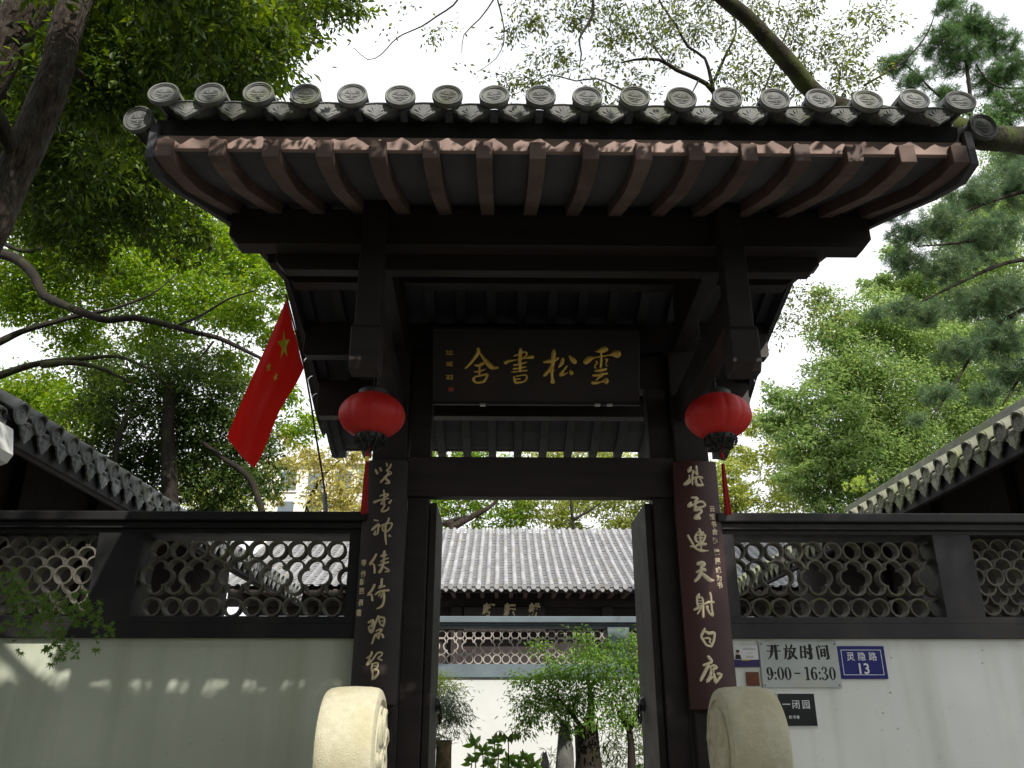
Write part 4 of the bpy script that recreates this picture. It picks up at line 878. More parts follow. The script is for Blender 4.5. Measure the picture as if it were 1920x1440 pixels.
lc = limb(tr1, [(-3.1, 4.5, 3.3), (-3.2, 3.6, 3.9), (-2.6, 2.7, 3.9), (-1.4, 1.9, 3.4), (-.2, 1.8, 3.0), (1.6, 1.8, 2.9)], .05, .012, M['barkd'], 'limb', 8, .05, 5, False)  # unseen bough that carries the leaf rows added to shade the wall
crown(tr1, [((x, 2.0+.06*math.sin(3*x), 2.875+.02*math.sin(5*x)), .16) for x in np.arange(-4.6, 1.9, .24)]+[((x, 1.5, 3.30), .16) for x in np.arange(-3.7, 1.9, .25)]+[((x, 1.0, 3.73), .16) for x in np.arange(-3.6, 1.7, .28)],
  (.10, .042), LM['near'], 4.2, 121, .5, .8, 24, .3, lc, M['barkd'], .006, 'shade_crown')  # out-of-frame leaves added across the sun's path to shade the flag side wall
crown(tr1, [((x, 2.0+.05*math.sin(7*x), 2.985), .07) for x in np.arange(-4.6, 2.0, .10)]+[((x, 1.5, 3.425), .07) for x in np.arange(-3.7, 2.0, .11)]+[((x, 1.0, 3.855), .07) for x in np.arange(-3.6, 1.9, .13)],
  (.045, .026), LM['near'], 6.5, 122, .5, .7, 24, .1, lc, M['barkd'], .004, 'shade_leaf_rows', False)  # small unseen leaves added to close the sun leaks left on the wall
crown(tr1, [((-2.5, 3.3, 4.4), .45), ((-2.3, 3.9, 4.55), .45), ((-2.8, 3.7, 4.5), .45), ((-2.2, 4.5, 4.9), .45), ((-2.0, 3.2, 4.7), .4), ((-2.9, 3.1, 4.3), .4), ((-2.1, 5.3, 5.2), .45), ((-2.4, 5.9, 5.4), .5)],
  (.095, .037), LM['near'], 2.6, 123, .4, .8, 30, .4, l1[12:], M['barkd'], .006, 'side_hall_shade_crown')  # out-of-frame leaves added to keep the sun off the side hall eave
# spreading mid tree with the sinuous limbs
tr2 = thing('spreading_tree', (-9.5, 10.5, ROAD), 'spreading bright green tree whose sinuous dark limb crosses behind the flag', 'tree')
s0 = limb(tr2, [(-9.8, 10.6, ROAD), (-9.4, 10.6, 2), (-8.6, 10.5, 4.8), (-7.8, 10.4, 6.3)], .34, .2, M['barkd'], 'trunk', 14, .04, 5, False)
a1 = limb(tr2, [(-140, 455, 10.4), (0, 476, 10.3), (40, 492, 10.2), (66, 520, 10.2), (80, 552, 10.2), (120, 572, 10.1), (170, 592, 10), (205, 600, 10), (250, 596, 10), (310, 608, 10), (360, 622, 9.9), (410, 634, 9.9), (445, 650, 9.9), (490, 672, 9.9)], .088, .022, M['barkd'], 'limb', 10, .06, 6)
a2 = limb(tr2, [(-120, 700, 11), (-10, 646, 11), (40, 622, 11), (90, 607, 10.9), (140, 594, 10.9), (195, 583, 10.8), (240, 570, 10.8), (290, 548, 10.8), (330, 515, 10.9)], .07, .006, M['barkd'], 'limb', 10, .06, 7)
a3 = limb(tr2, [(-150, 760, 10.2), (0, 704, 10.1), (60, 684, 10), (110, 676, 10), (160, 672, 10), (215, 668, 10), (250, 678, 10), (290, 700, 10), (325, 735, 10.1)], .075, .006, M['barkm'], 'limb', 10, .06, 8)
a4 = limb(tr2, [(80, 684, 10), (130, 680, 9.9), (175, 686, 9.9), (215, 702, 9.9), (245, 718, 9.9), (270, 745, 9.9)], .05, .005, M['barkm'], 'limb', 8, .06, 9)
a5 = limb(tr2, [(330, 612, 10), (380, 590, 10.2), (430, 560, 10.4), (480, 545, 10.6)], .022, .008, M['barkd'], 'limb', 6, .05, 10)
a6 = limb(tr2, [(400, 640, 9.9), (385, 660, 9.9), (368, 676, 9.9)], .02, .009, M['barkd'], 'limb', 6, .05, 11)
a7 = limb(tr2, [(-40, 430, 10.6), (40, 470, 10.5), (90, 455, 10.5), (110, 400, 10.6)], .045, .02, M['barkd'], 'limb', 8, .05, 12)
crown(tr2, B((60, 380, 11.5, 1.2), (190, 430, 12, 1.2), (330, 430, 12.2, 1.0), (420, 470, 12, .85), (500, 520, 12, .6), (120, 540, 12.4, 1.0), (260, 520, 12, .9), (380, 560, 11.8, .8), (470, 600, 11.5, .55), (40, 560, 12.5, .7), (520, 640, 12, .35),
   (300, 640, 12.6, .7), (420, 690, 12.4, .5), (150, 640, 13, .6), (60, 740, 13, .7), (130, 770, 12.6, .6), (20, 820, 13, .6), (200, 720, 13.2, .5), (530, 740, 12.5, .35), (560, 800, 12.8, .35), (500, 460, 12.4, .5)),
  (.08, .036), LM['mid'], 2.1, 22, .26, .75, 40, .3, np.vstack([a1, a2, a3, a5, a7]), M['barkd'], .006)

tr3 = thing('dense_evergreen', (-3.6, 11, ROAD), 'dense dark evergreen tree behind the side hall eave, below the sinuous limb', 'tree')
c1 = limb(tr3, [(215, 990, 10.8), (212, 900, 10.8), (222, 820, 10.8), (245, 760, 10.8)], .05, .03, M['barkd'], 'trunk', 8, .05, 13)
c2 = limb(tr3, [(320, 1000, 11.2), (318, 900, 11.2), (315, 800, 11.2), (318, 720, 11.2)], .13, .07, M['barkd'], 'trunk', 10, .05, 14)
c3 = limb(tr3, [(500, 990, 11), (470, 900, 11), (420, 860, 11.1), (380, 830, 11.2)], .05, .03, M['barkd'], 'limb', 8, .05, 15)
crown(tr3, B((250, 720, 11.5, .8), (360, 720, 11.6, .8), (200, 800, 11.4, .6), (290, 810, 11.8, .8), (400, 800, 11.8, .8), (340, 880, 12, .7), (440, 880, 11.6, .7), (480, 820, 11.4, .45), (240, 870, 11.8, .5), (400, 940, 12, .5), (500, 900, 11.4, .3), (150, 840, 11.8, .4), (440, 760, 11.4, .45)),
  (.08, .034), LM['dense'], 1.5, 23, .26, .85, 40, .4, np.vstack([c1, c2, c3]), M['barkd'], .007)

# light tree and pale building far behind the flag
tr4 = thing('yellowing_tree', (-7, 22, ROAD), 'pale yellow leaved tree far behind the flag pole', 'tree')
d1 = limb(tr4, [(590, 1010, 22), (575, 960, 22), (600, 900, 22), (640, 860, 22)], .08, .03, M['barkd'], 'trunk', 8, .05, 17)
crown(tr4, B((530, 880, 21, .7), (590, 860, 22, .7), (640, 900, 22, .9), (660, 860, 22, .6), (620, 945, 22, .8), (510, 930, 22, .4), (555, 815, 21, .5), (670, 950, 22, .8)), (.13, .06), LM['autumn'], 1.0, 24, .3, .8, 40, .3, d1, M['barkd'], .012)
tr4b = thing('hedge_tree', (-9, 20, ROAD), 'green yellow tree behind the side hall where its eave meets the wall', 'tree')
crown(tr4b, B((400, 940, 19, .8), (350, 900, 19, .6), (450, 950, 19, .7), (120, 800, 20, 1.0), (60, 760, 20, 1.0)), (.13, .06), LM['far'], 1.2, 25, .3, .8, 40, .3)
fb = thing('white_house', (-6.5, 40, ROAD), 'pale sunlit house far away behind the flag pole', 'building')
fx0, fx1 = at(500, 900, 40)[0], at(672, 900, 40)[0]; fz0, fz1 = at(560, 1000, 40)[2], at(560, 872, 40)[2]
box('wall', M['wallfar'], fb, fx0, fx1, 40, 46, ROAD, fz1, .05)
box('flat_roof', M['wallfar'], fb, fx0-.3, fx1+.3, 39.7, 46.3, fz1, fz1+.25, .05)
for i in range(3):
    for k in range(2):
        x = fx0+.7+i*1.35; z = fz0+.6+k*1.5; w = box('window', M['slate'], fb, x, x+.75, 39.93, 39.99, z, z+.95, .01)
        MB().box(x-.08, x+.83, 39.90, 39.98, z-.10, z-.03).build('sill', M['wallfar'], w)

# trees behind the main hall
tr5 = thing('garden_tree', (-.5, 25, ROAD), 'bright green tree with brown forked limbs rising behind the main hall roof', 'tree')
e1 = limb(tr5, [(845, 1100, 26), (848, 1010, 26), (842, 975, 26)], .22, .14, M['bark'], 'trunk', 10, .05, 18)
e2 = limb(tr5, [(845, 990, 26), (868, 978, 26), (890, 966, 26), (925, 945, 26), (950, 905, 26.2)], .13, .02, M['bark'], 'limb', 8, .05, 19)
e3 = limb(tr5, [(800, 995, 26), (830, 982, 26), (860, 972, 26), (885, 968, 26), (920, 975, 26.2)], .10, .012, M['barkd'], 'limb', 8, .05, 20)
crown(tr5, B((820, 940, 27, 1.0), (880, 920, 27, 1.1), (820, 860, 27, 1.0), (900, 850, 27, 1.0), (950, 960, 28, 1.0), (950, 890, 28, 1.0), (740, 900, 27, 1.0), (800, 990, 28, .6), (910, 990, 28, .6)), (.15, .07), LM['mid'], 1.5, 26, .3, .8, 40, .3, np.vstack([e1, e3]), M['barkd'], .012)
tr6 = thing('lime_tree', (4, 27, ROAD), 'yellow green tree with one thin dark stem behind the main hall roof', 'tree')
g1 = limb(tr6, [(1080, 1100, 27), (1076, 1010, 27), (1074, 975, 27), (1070, 930, 27), (1075, 880, 27)], .09, .02, M['barkd'], 'trunk', 8, .05, 21)
g2 = limb(tr6, [(1075, 975, 27), (1090, 966, 27), (1105, 958, 27), (1130, 940, 27)], .06, .01, M['barkd'], 'limb', 8, .05, 22)
crown(tr6, B((1010, 940, 28, 1.2), (1080, 920, 29, 1.2), (1150, 940, 28, 1.2), (1040, 850, 29, 1.1), (1130, 850, 29, 1.0), (1220, 900, 28, 1.2), (1230, 970, 28, 1.0), (1060, 985, 29, .8), (1160, 990, 29, .8), (1290, 950, 28, .9)), (.15, .07), LM['far'], 1.5, 27, .3, .8, 40, .3, np.vstack([g1, g2]), M['barkd'], .012)
tr7 = thing('lime_tree', (7, 24, ROAD), 'yellow green crown low between the right lantern tassel and the broadleaf tree', 'tree')
crown(tr7, B((1340, 900, 23, .9), (1400, 930, 23, 1.0), (1450, 860, 24, .8), (1430, 800, 24, .6), (1490, 790, 24, .5), (1380, 850, 24, .5), (1470, 930, 24, .9), (1350, 950, 23, .9), (1400, 860, 24, .4)), (.13, .06), LM['far'], 1.5, 28, .26, .8, 40, .3, at(1420, 960, 24)[None]+np.array([[0, 0, -.5*k] for k in range(5)]), M['barkd'], .012)
tr8 = thing('broadleaf_tree', (9, 18, ROAD), 'tall grey green broadleaf tree rising behind the lichened eave', 'tree')
h1 = limb(tr8, [(11.2, 18.4, ROAD), (10.6, 18.3, 1), (9.6, 18.2, 3.2), (9.0, 18, 5.2), (8.6, 18, 7)], .24, .08, M['barkd'], 'trunk', 10, .05, 23, False)
h2 = limb(tr8, [(1740, 790, 17.5), (1700, 715, 17.3), (1670, 692, 17.2)], .05, .02, M['barkd'], 'limb', 8, .05, 24)
crown(tr8, B((1560, 620, 17, .65), (1630, 600, 17.4, .9), (1700, 640, 17.6, 1.0), (1780, 700, 17.6, 1.2), (1600, 690, 17, .8), (1680, 750, 17.2, 1.1), (1560, 760, 17, .85), (1520, 820, 17, .7), (1600, 850, 17, 1.0), (1700, 850, 17.2, 1.1), (1560, 900, 17, .8), (1480, 770, 17.3, .5), (1500, 900, 17, .55),
   (1640, 930, 17.2, .9), (1800, 800, 17.6, 1.2), (1560, 960, 17, .6), (1690, 470, 18, .45), (1720, 520, 18, .5), (1500, 850, 17.4, .5), (1540, 560, 17.5, .35), (1860, 640, 18, 1.2), (1880, 760, 18, 1.1), (1760, 560, 19, 1.1), (1860, 500, 19, 1.3), (1800, 420, 19.5, 1.0), (1900, 380, 19.5, 1.1), (1740, 640, 18.5, 1.0), (1455, 740, 17.6, .35), (1450, 800, 17.6, .45), (1890, 285, 19.5, .8), (1700, 540, 18.5, .7), (1640, 540, 18.5, .45), (1650, 820, 17.5, 1.0), (1580, 700, 17.4, .9)),
  (.095, .042), LM['right'], 2.4, 29, .24, .8, 40, .3, np.vstack([h1[8:], h2]), M['barkd'], .008)

# sprays against the bright sky
tr9 = thing('overhanging_tree', (6.8, 7.6, ROAD), 'thin leaved tree whose mossy limb slants over the roof tiles', 'tree')
T9 = []
k0 = limb(tr9, [(7.2, 7.9, ROAD), (6.6, 7.9, 1.5), (6.2, 7.8, 3.6), tuple(at(2050, 330, 7.6))], .24, .172, M['barkm'], 'trunk', 12, .05, 30, False)
k1 = limb(tr9, [(2050, 330, 7.6), (1960, 272, 7.3), (1900, 262, 7.0), (1850, 258, 6.8), (1780, 240, 6.7), (1700, 225, 6.7), (1600, 210, 6.7), (1530, 178, 6.6), (1490, 130, 6.4), (1440, 75, 6.2), (1400, 32, 6.0), (1350, -8, 5.8), (1280, -60, 5.6)], .17, .055, M['barkm'], 'limb', 12, .06, 31)
k2 = limb(tr9, [(1352, 230, 7.5), (1338, 172, 7.4), (1308, 148, 7.3), (1270, 132, 7.3), (1235, 112, 7.2), (1190, 112, 7.2), (1165, 118, 7.2)], .038, .009, M['barkd'], 'limb', 8, .06, 32)
k3 = limb(tr9, [(1338, 172, 7.4), (1322, 110, 7.3), (1290, 88, 7.3), (1268, 48, 7.3), (1240, 8, 7.2), (1225, -30, 7.2)], .022, .009, M['barkd'], 'limb', 6, .06, 33)
k4 = limb(tr9, [(1340, 150, 7.4), (1362, 100, 7.4), (1380, 60, 7.4), (1372, 10, 7.4)], .02, .008, M['barkd'], 'limb', 6, .06, 34)
k5 = limb(tr9, [(1110, -20, 6.6), (1112, 25, 6.6), (1098, 52, 6.6), (1086, 74, 6.6), (1090, 100, 6.6), (1086, 128, 6.6)], .02, .006, M['barkd'], 'limb', 6, .05, 35)
k6 = limb(tr9, [(930, -20, 6.4), (925, 0, 6.4), (900, 35, 6.4), (870, 65, 6.4), (866, 100, 6.4)], .010, .004, M['barkd'], 'limb', 5, .05, 36)
k7 = limb(tr9, [(868, -15, 6.6), (850, 10, 6.6), (820, 30, 6.6), (790, 50, 6.6), (755, 65, 6.6), (735, 80, 6.6), (715, 102, 6.6), (690, 112, 6.6), (664, 90, 6.6)], .011, .004, M['barkd'], 'limb', 5, .05, 37)
k8 = limb(tr9, [(933, 0, 6.5), (942, 35, 6.5), (945, 75, 6.5), (930, 110, 6.5), (895, 135, 6.5)], .009, .003, M['barkd'], 'limb', 5, .05, 38)
k9 = limb(tr9, [(1180, 175, 7.2), (1120, 148, 7.2), (1080, 152, 7.2), (1030, 140, 7.2), (1000, 158, 7.2)], .012, .005, M['barkd'], 'limb', 5, .05, 39)
k10 = limb(tr9, [(1620, 160, 7.2), (1655, 140, 7.2), (1700, 110, 7.2), (1740, 60, 7.2), (1760, 0, 7.2)], .013, .006, M['barkd'], 'limb', 5, .05, 40)
for pts in ([(1430, 175, 7), (1460, 100, 7), (1480, 40, 7)], [(1310, 150, 7.3), (1290, 190, 7.3)], [(1250, 120, 7.2), (1225, 85, 7.2), (1215, 40, 7.2)]): limb(tr9, pts, .012, .004, M['barkd'], 'limb', 5, .05, 41)
lp = np.vstack([k1[-30:], k2, k3, k4, k5, k6, k7, k8, k9, k10])
crown(tr9, B((1120, 15, 6.8, .34), (1075, 20, 6.8, .25), (1000, 35, 6.6, .28), (960, 70, 6.6, .18), (1020, 130, 7.2, .25), (985, 150, 7.2, .2), (1060, 110, 7.0, .22), (1150, 85, 7.1, .3), (1200, 75, 7.1, .26), (1130, 170, 7.2, .25), (1200, 165, 7.3, .25), (1260, 100, 7.3, .22), (1290, 60, 7.3, .28), (1250, 20, 7.3, .3),
   (1330, 60, 7.3, .25), (1400, 110, 7.1, .32), (1440, 150, 7, .32), (1480, 60, 7, .3), (1510, 30, 7, .3), (1570, 130, 7, .35), (1600, 60, 7, .3), (1640, 30, 7, .28), (1500, 150, 7, .25), (1380, 170, 7.2, .28), (1560, 170, 7, .25), (1420, 20, 7, .3), (1320, 20, 7.2, .3), (1180, 30, 7, .25), (1630, 150, 7.1, .2), (940, 165, 7.1, .22), (1540, 90, 7, .25)),
  (.055, .021), LM['thin'], .50, 30, .34, .9, 22, .5, lp, M['barkd'], .0035)
crown(tr9, B((815, 65, 6.6, .16), (735, 55, 6.6, .07), (868, 132, 6.4, .06), (765, 5, 6.6, .10), (850, 50, 6.6, .09), (1480, 590, 9, .4), (1530, 570, 9, .32), (1450, 600, 9, .2), (1430, 650, 9, .14), (1570, 610, 9, .2), (1470, 545, 9, .2)),
  (.05, .022), LM['thin'], .34, 31, .35, .9, 14, .6, np.vstack([k7, k6]), M['barkd'], .003, 'hanging_sprays', False)
crown(tr9, B((1850, 235, 6.8, .22), (1790, 215, 7, .12)), (.03, .02), LM['pine'], .8, 32, .4, .6, 30, .2, None, None, 0, 'moss', False)

# pines
def pine(t, blobs, m, seed, dens, nl=.13, nw=.0045, limbs=None, flat=.55):
    rs = np.random.default_rng(seed); Ps, Ds, tw, tuftc = [], [], MB(), []
    for c, r in blobs:
        kc = int(dens*r*r)+3; d = rs.normal(size=(kc, 3)); d /= np.linalg.norm(d, axis=1)[:, None]
        cc = np.array(c)+d*(rs.random((kc, 1))**.5)*r*np.array([1, 1, flat]); tuftc.append(cc)
    cc = np.vstack(tuftc); K = 46; n = len(cc)*K
    ax = rs.normal(size=(len(cc), 3))*.6+np.array([0, -.1, .5]); ax /= np.linalg.norm(ax, axis=1)[:, None]
    D = np.repeat(ax, K, 0)*.55+rs.normal(size=(n, 3))*.62; D /= np.linalg.norm(D, axis=1)[:, None]
    P = np.repeat(cc, K, 0)+np.repeat(ax, K, 0)*(rs.random((n, 1))-.6)*.11
    o = np.array(org(t)); me = leaves_mesh('needle_crown', P-o, D, rs.normal(size=(n, 3)), nl*(.6+.5*rs.random(n)), np.full(n, nw), m, 0)
    place('needle_crown', me, t)
    if limbs is not None:
        tw = grow(np.array(limbs), cc[::3], .008, rs)
        tw.build('branchwork', M['barkd'], t, True, kind='stuff')
pn1 = thing('young_pine', (7.6, 10, ROAD), 'bright pine top standing against the sky above the roof corner', 'tree')
u1 = limb(pn1, [(9.6, 10, ROAD), (9.4, 10, 2), (9.0, 10, 5), (8.6, 10, 8)], .16, .06, M['bark'], 'trunk', 10, .04, 50, False)
u2 = limb(pn1, [(1822, 260, 9.6), (1818, 170, 9.5), (1812, 115, 9.5), (1815, 60, 9.5), (1822, 10, 9.5)], .035, .015, M['barkd'], 'limb', 6, .05, 51)
u3 = limb(pn1, [(1822, 220, 9.6), (1760, 180, 9.5), (1720, 140, 9.5), (1690, 115, 9.5)], .02, .01, M['barkd'], 'limb', 6, .05, 52)
u4 = limb(pn1, [(1920, 165, 9.6), (1880, 165, 9.5), (1850, 150, 9.5), (1830, 120, 9.5)], .02, .01, M['barkd'], 'limb', 6, .05, 53)
pine(pn1, B((1685, 120, 9.5, .28), (1720, 150, 9.5, .25), (1760, 80, 9.4, .35), (1810, 45, 9.4, .35), (1800, 110, 9.5, .4), (1850, 60, 9.4, .28), (1880, 90, 9.6, .3), (1900, 130, 9.6, .3), (1860, 150, 9.7, .35), (1770, 180, 9.5, .22), (1900, 200, 9.6, .4), (1870, 230, 9.7, .3), (1780, 10, 9.4, .25)), LM['pine'], 61, 900, .10, .0055, np.vstack([u2, u3, u4]))
pn2 = thing('tall_pine', (10.2, 12.5, ROAD), 'large drooping blue green pine filling the side above the lichened eave', 'tree')
w1 = limb(pn2, [(12.4, 12.6, ROAD), (12.0, 12.6, 2), (11.6, 12.6, 5), (11.2, 12.6, 9)], .26, .14, M['bark'], 'trunk', 12, .04, 54, False)
ws = []
for k, pts in enumerate(([(1960, 420, 12.2), (1880, 440, 12), (1800, 455, 11.8), (1720, 462, 11.6)], [(1960, 480, 12.2), (1880, 495, 12), (1800, 530, 11.9), (1720, 570, 11.8), (1680, 590, 11.6)], [(1980, 560, 12.2), (1900, 590, 12.1), (1840, 640, 12), (1790, 720, 11.8), (1745, 785, 11.6)],
     [(1960, 350, 12.2), (1880, 370, 12), (1800, 400, 11.8), (1750, 420, 11.7)], [(1980, 650, 12.2), (1920, 700, 12), (1880, 760, 11.9)], [(1960, 300, 12.2), (1900, 330, 12)])):
    ws.append(limb(pn2, pts, .045, .012, M['barkd'], 'limb', 7, .05, 55+k))
pine(pn2, B((1900, 350, 12.2, .7), (1820, 370, 12, .5), (1760, 420, 11.8, .45), (1700, 440, 11.7, .35), (1850, 450, 12, .7), (1780, 500, 11.9, .5), (1700, 490, 11.8, .35), (1690, 580, 11.7, .3), (1640, 590, 11.6, .16), (1740, 590, 11.8, .35), (1820, 570, 12, .5), (1900, 560, 12, .7), (1870, 640, 12, .5),
   (1800, 660, 11.9, .4), (1760, 740, 11.8, .3), (1725, 790, 11.6, .16), (1900, 700, 12.1, .5), (1850, 740, 12, .3), (1680, 400, 11.8, .22), (1900, 290, 12.2, .4)), LM['pined'], 62, 520, .13, .0055, np.vstack(ws))

# maple sprays: leaves large enough to tell apart
def maple_mesh(name, m, lobes=7, sharp=.34):
    mb = MB(); v = [(0, 0, 0)]; n = lobes
    ang = [(-118+236*k/(n-1)) for k in range(n)]; ln = [.55, .8, .95, 1.08, .95, .8, .55]
    pts = []
    for k in range(n):
        a = rad(ang[k]); pts.append((ln[k]*math.sin(a), ln[k]*math.cos(a), -.12*ln[k]))
        if k < n-1:
            b = rad((ang[k]+ang[k+1])/2); pts.append((sharp*math.sin(b), sharp*math.cos(b), .02))
    v += pts; f = [(0, 1+i, 2+i) for i in range(len(pts)-1)]
    mb.add(v, f); mb.tube([(0, 0, 0), (0, -.35, -.02), (0, -.6, -.1)], .012, 3, cap=False)
    return mb.mesh(name, m)
mm = maple_mesh('maple_leaf', LM['maple']); ml = maple_mesh('maple_leaf', LM['lime'])
def maple_spray(t, stems, me, size, nleaf, seed, sm):
    R_ = random.Random(seed)
    for pts, r0 in stems:
        c = catmull3([at(*p) for p in pts], .03); MB().tube(c, [r0*(1-.7*i/len(c)) for i in range(len(c))], 5).build('twig', sm, t, True)
        for k in range(nleaf):
            p = c[R_.randrange(len(c)//5, len(c))]+np.array([R_.gauss(0, .035), R_.gauss(0, .05), R_.gauss(0, .03)])
            s = size*R_.uniform(.6, 1.15)
            place('leaf', me, t, tuple(p), (-PI/2+R_.uniform(-.7, .5), R_.uniform(-1.2, 1.2), R_.uniform(-.6, .6)), (s, s, s))
mp1 = thing('maple_branch', tuple(at(-20, 1180, 4.3)), 'near maple branch with dark green star leaves reaching in over the wall', 'branch')
YM = 4.5
maple_spray(mp1, [([(-30, 1175, YM), (30, 1135, YM), (80, 1132, YM), (130, 1140, YM), (195, 1162, YM)], .006), ([(60, 1133, YM), (110, 1120, YM), (150, 1130, YM), (180, 1150, YM)], .003), ([(70, 1135, YM), (100, 1165, YM), (120, 1190, YM), (125, 1222, YM)], .003),
   ([(-20, 1110, YM), (15, 1120, YM), (50, 1118, YM)], .004), ([(-30, 1180, YM), (10, 1170, YM), (40, 1195, YM)], .004), ([(-20, 1090, YM), (10, 1085, YM), (20, 1090, YM)], .003), ([(120, 1140, YM), (160, 1165, YM), (185, 1185, YM)], .003), ([(100, 1170, YM), (108, 1205, YM), (106, 1225, YM)], .002), ([(20, 1140, YM), (60, 1150, YM), (90, 1160, YM)], .003)], mm, .034, 34, 71, M['stem'])
mp2 = thing('maple_sprig', tuple(at(1600, 930, 9)), 'small lime green maple sprig lit up above the wall near the lichened eave', 'branch')
maple_spray(mp2, [([(1570, 925, 7.6), (1600, 912, 7.5), (1640, 903, 7.5)], .004), ([(1585, 918, 7.5), (1600, 905, 7.5), (1618, 898, 7.5)], .003)], ml, .042, 18, 72, M['stem'])

# courtyard planting
gp = thing('podocarpus_bush', (at(832, 1400, 10)[0], 10, YARD), 'grey green narrow leaved bush on a stout trunk beside the open door leaf', 'bush')
q = at(832, 1400, 10)
n1 = limb(gp, [(q[0]+.02, 10, YARD), (q[0], 10, -.7), (q[0], 10, -.2)], .10, .085, M['barkt'], 'trunk', 12, .06, 80, False)
n2 = limb(gp, [(798, 1500, 9.8), (800, 1430, 9.8), (812, 1380, 9.8)], .035, .012, M['barkd'], 'trunk', 8, .05, 81)
crown(gp, B((812, 1318, 10, .13), (845, 1312, 10, .12), (828, 1345, 10, .15), (862, 1345, 10, .09), (800, 1362, 10, .12), (832, 1290, 10, .10), (803, 1285, 10, .09), (858, 1368, 10, .07), (822, 1378, 10, .09), (850, 1330, 10, .1), (868, 1320, 10, .05)), (.075, .011), LM['podo'], 1.7, 41, .6, .9, 14, .8, n1[-6:], M['barkd'], .004)
gf = thing('fern_like_frond', tuple(at(800, 1280, 9.6)), 'sunlit lime green frond above the narrow leaved bush', 'plant')
crown(gf, B((800, 1265, 9.6, .07), (825, 1268, 9.6, .07), (815, 1285, 9.6, .06), (845, 1283, 9.6, .05), (868, 1290, 9.6, .035), (800, 1245, 9.6, .04)), (.05, .010), LM['lime'], 1.7, 42, .4, .35, 16, .3, at(790, 1290, 9.6)[None], M['stem'], .003)
gs = thing('garden_tree_with_thick_trunk', (at(1101, 1430, 10.3)[0], 10.3, YARD), 'leafy courtyard tree on a thick dark trunk in front of the pale lattice', 'tree')
q = at(1103, 1430, 10.3)
o1 = limb(gs, [(q[0]+.03, 10.3, YARD), (q[0]+.01, 10.3, -.8), (q[0], 10.3, -.4), (q[0]-.02, 10.3, -.05)], .20, .13, M['barkd'], 'trunk', 14, .06, 82, False)
o2 = limb(gs, [(1182, 1500, 10), (1184, 1420, 10), (1180, 1370, 10), (1160, 1335, 10.1)], .055, .03, M['barkd'], 'trunk', 8, .06, 83)
o1b = limb(gs, [(q[0], 10.3, -.1), (q[0]+.05, 10.25, .15), (q[0]+.02, 10.2, .42)], .07, .02, M['barkd'], 'limb', 8, .05, 86, False)
o3 = limb(gs, [(1095, 1370, 10.2), (1065, 1330, 10), (1040, 1300, 10)], .03, .01, M['barkd'], 'limb', 6, .05, 84)
o4 = limb(gs, [(1180, 1370, 10), (1200, 1320, 10), (1185, 1280, 10)], .03, .01, M['barkd'], 'limb', 6, .05, 85)
crown(gs, B((1000, 1290, 10, .20), (978, 1325, 10, .17), (985, 1365, 10, .12), (1185, 1205, 10.1, .14), (1210, 1195, 10.1, .12), (1090, 1195, 10.2, .10), (1015, 1215, 10, .10), (970, 1270, 10, .10), (1040, 1280, 10, .22), (1030, 1330, 10.1, .22), (1085, 1270, 10, .25), (1080, 1320, 10, .25), (1130, 1260, 10, .25), (1140, 1310, 10.1, .25), (1180, 1240, 10, .2), (1190, 1290, 10, .22), (1100, 1225, 10.2, .16), (1140, 1210, 10.2, .12), (1205, 1250, 10, .15), (1060, 1355, 10, .16), (1170, 1345, 10, .2), (1205, 1330, 10, .15), (1000, 1350, 10, .10), (1040, 1245, 10, .12), (1110, 1350, 9.9, .14)),
  (.058, .021), LM['bush'], 1.35, 43, .45, .9, 16, .6, np.vstack([o1[-3:], o1b, o3, o4]), M['barkd'], .003)
gb = thing('bamboo_clump', (at(1170, 1430, 10.6)[0], 10.6, YARD), 'dark narrow leaved bamboo beside the thin courtyard trunk', 'plant')
crown(gb, B((1150, 1400, 10.8, .22), (1200, 1400, 10.8, .22), (1040, 1420, 10.8, .12), (1210, 1360, 10.8, .16), (1145, 1440, 10.8, .2), (1200, 1440, 10.8, .2)), (.10, .014), LM['dense'], .75, 44, .4, .9, 14, .8, np.array([[q[0]+.3+.1*k, 10.8, YARD+.2*j] for k in range(4) for j in range(5)]), M['barkd'], .003)
def rock(name, px, top, w, Y, lab, seed):
    R_ = random.Random(seed); c = at(px, top, Y); z1 = c[2]; n = 10; lv = 9; v = []
    for i in range(lv):
        u = i/(lv-1); z = YARD+(z1-YARD)*u; r = w*(1-.35*u-.5*max(0, u-.8)*5*.9)
        for j in range(n): a = 2*PI*j/n; rr = max(.01, r)*(1+R_.uniform(-.16, .16)); v.append((c[0]+rr*math.cos(a), Y+rr*math.sin(a)*.8, z+R_.uniform(-.02, .02)))
    f = [(i*n+j, i*n+(j+1) % n, (i+1)*n+(j+1) % n, (i+1)*n+j) for i in range(lv-1) for j in range(n)]+[tuple(range((lv-1)*n, lv*n))]
    o = MB().add(v, f).build(name, M['rock'], None, True, ang=50); tag(o, lab, 'rock', 'standing rocks in the courtyard bed')
rock('garden_rock', 1058, 1352, .13, 10.0, 'tall pointed dark rock standing against the thick courtyard trunk', 91)
rock('garden_rock', 1021, 1409, .09, 9.9, 'short blunt dark rock in the courtyard bed, left of the tall one', 92)
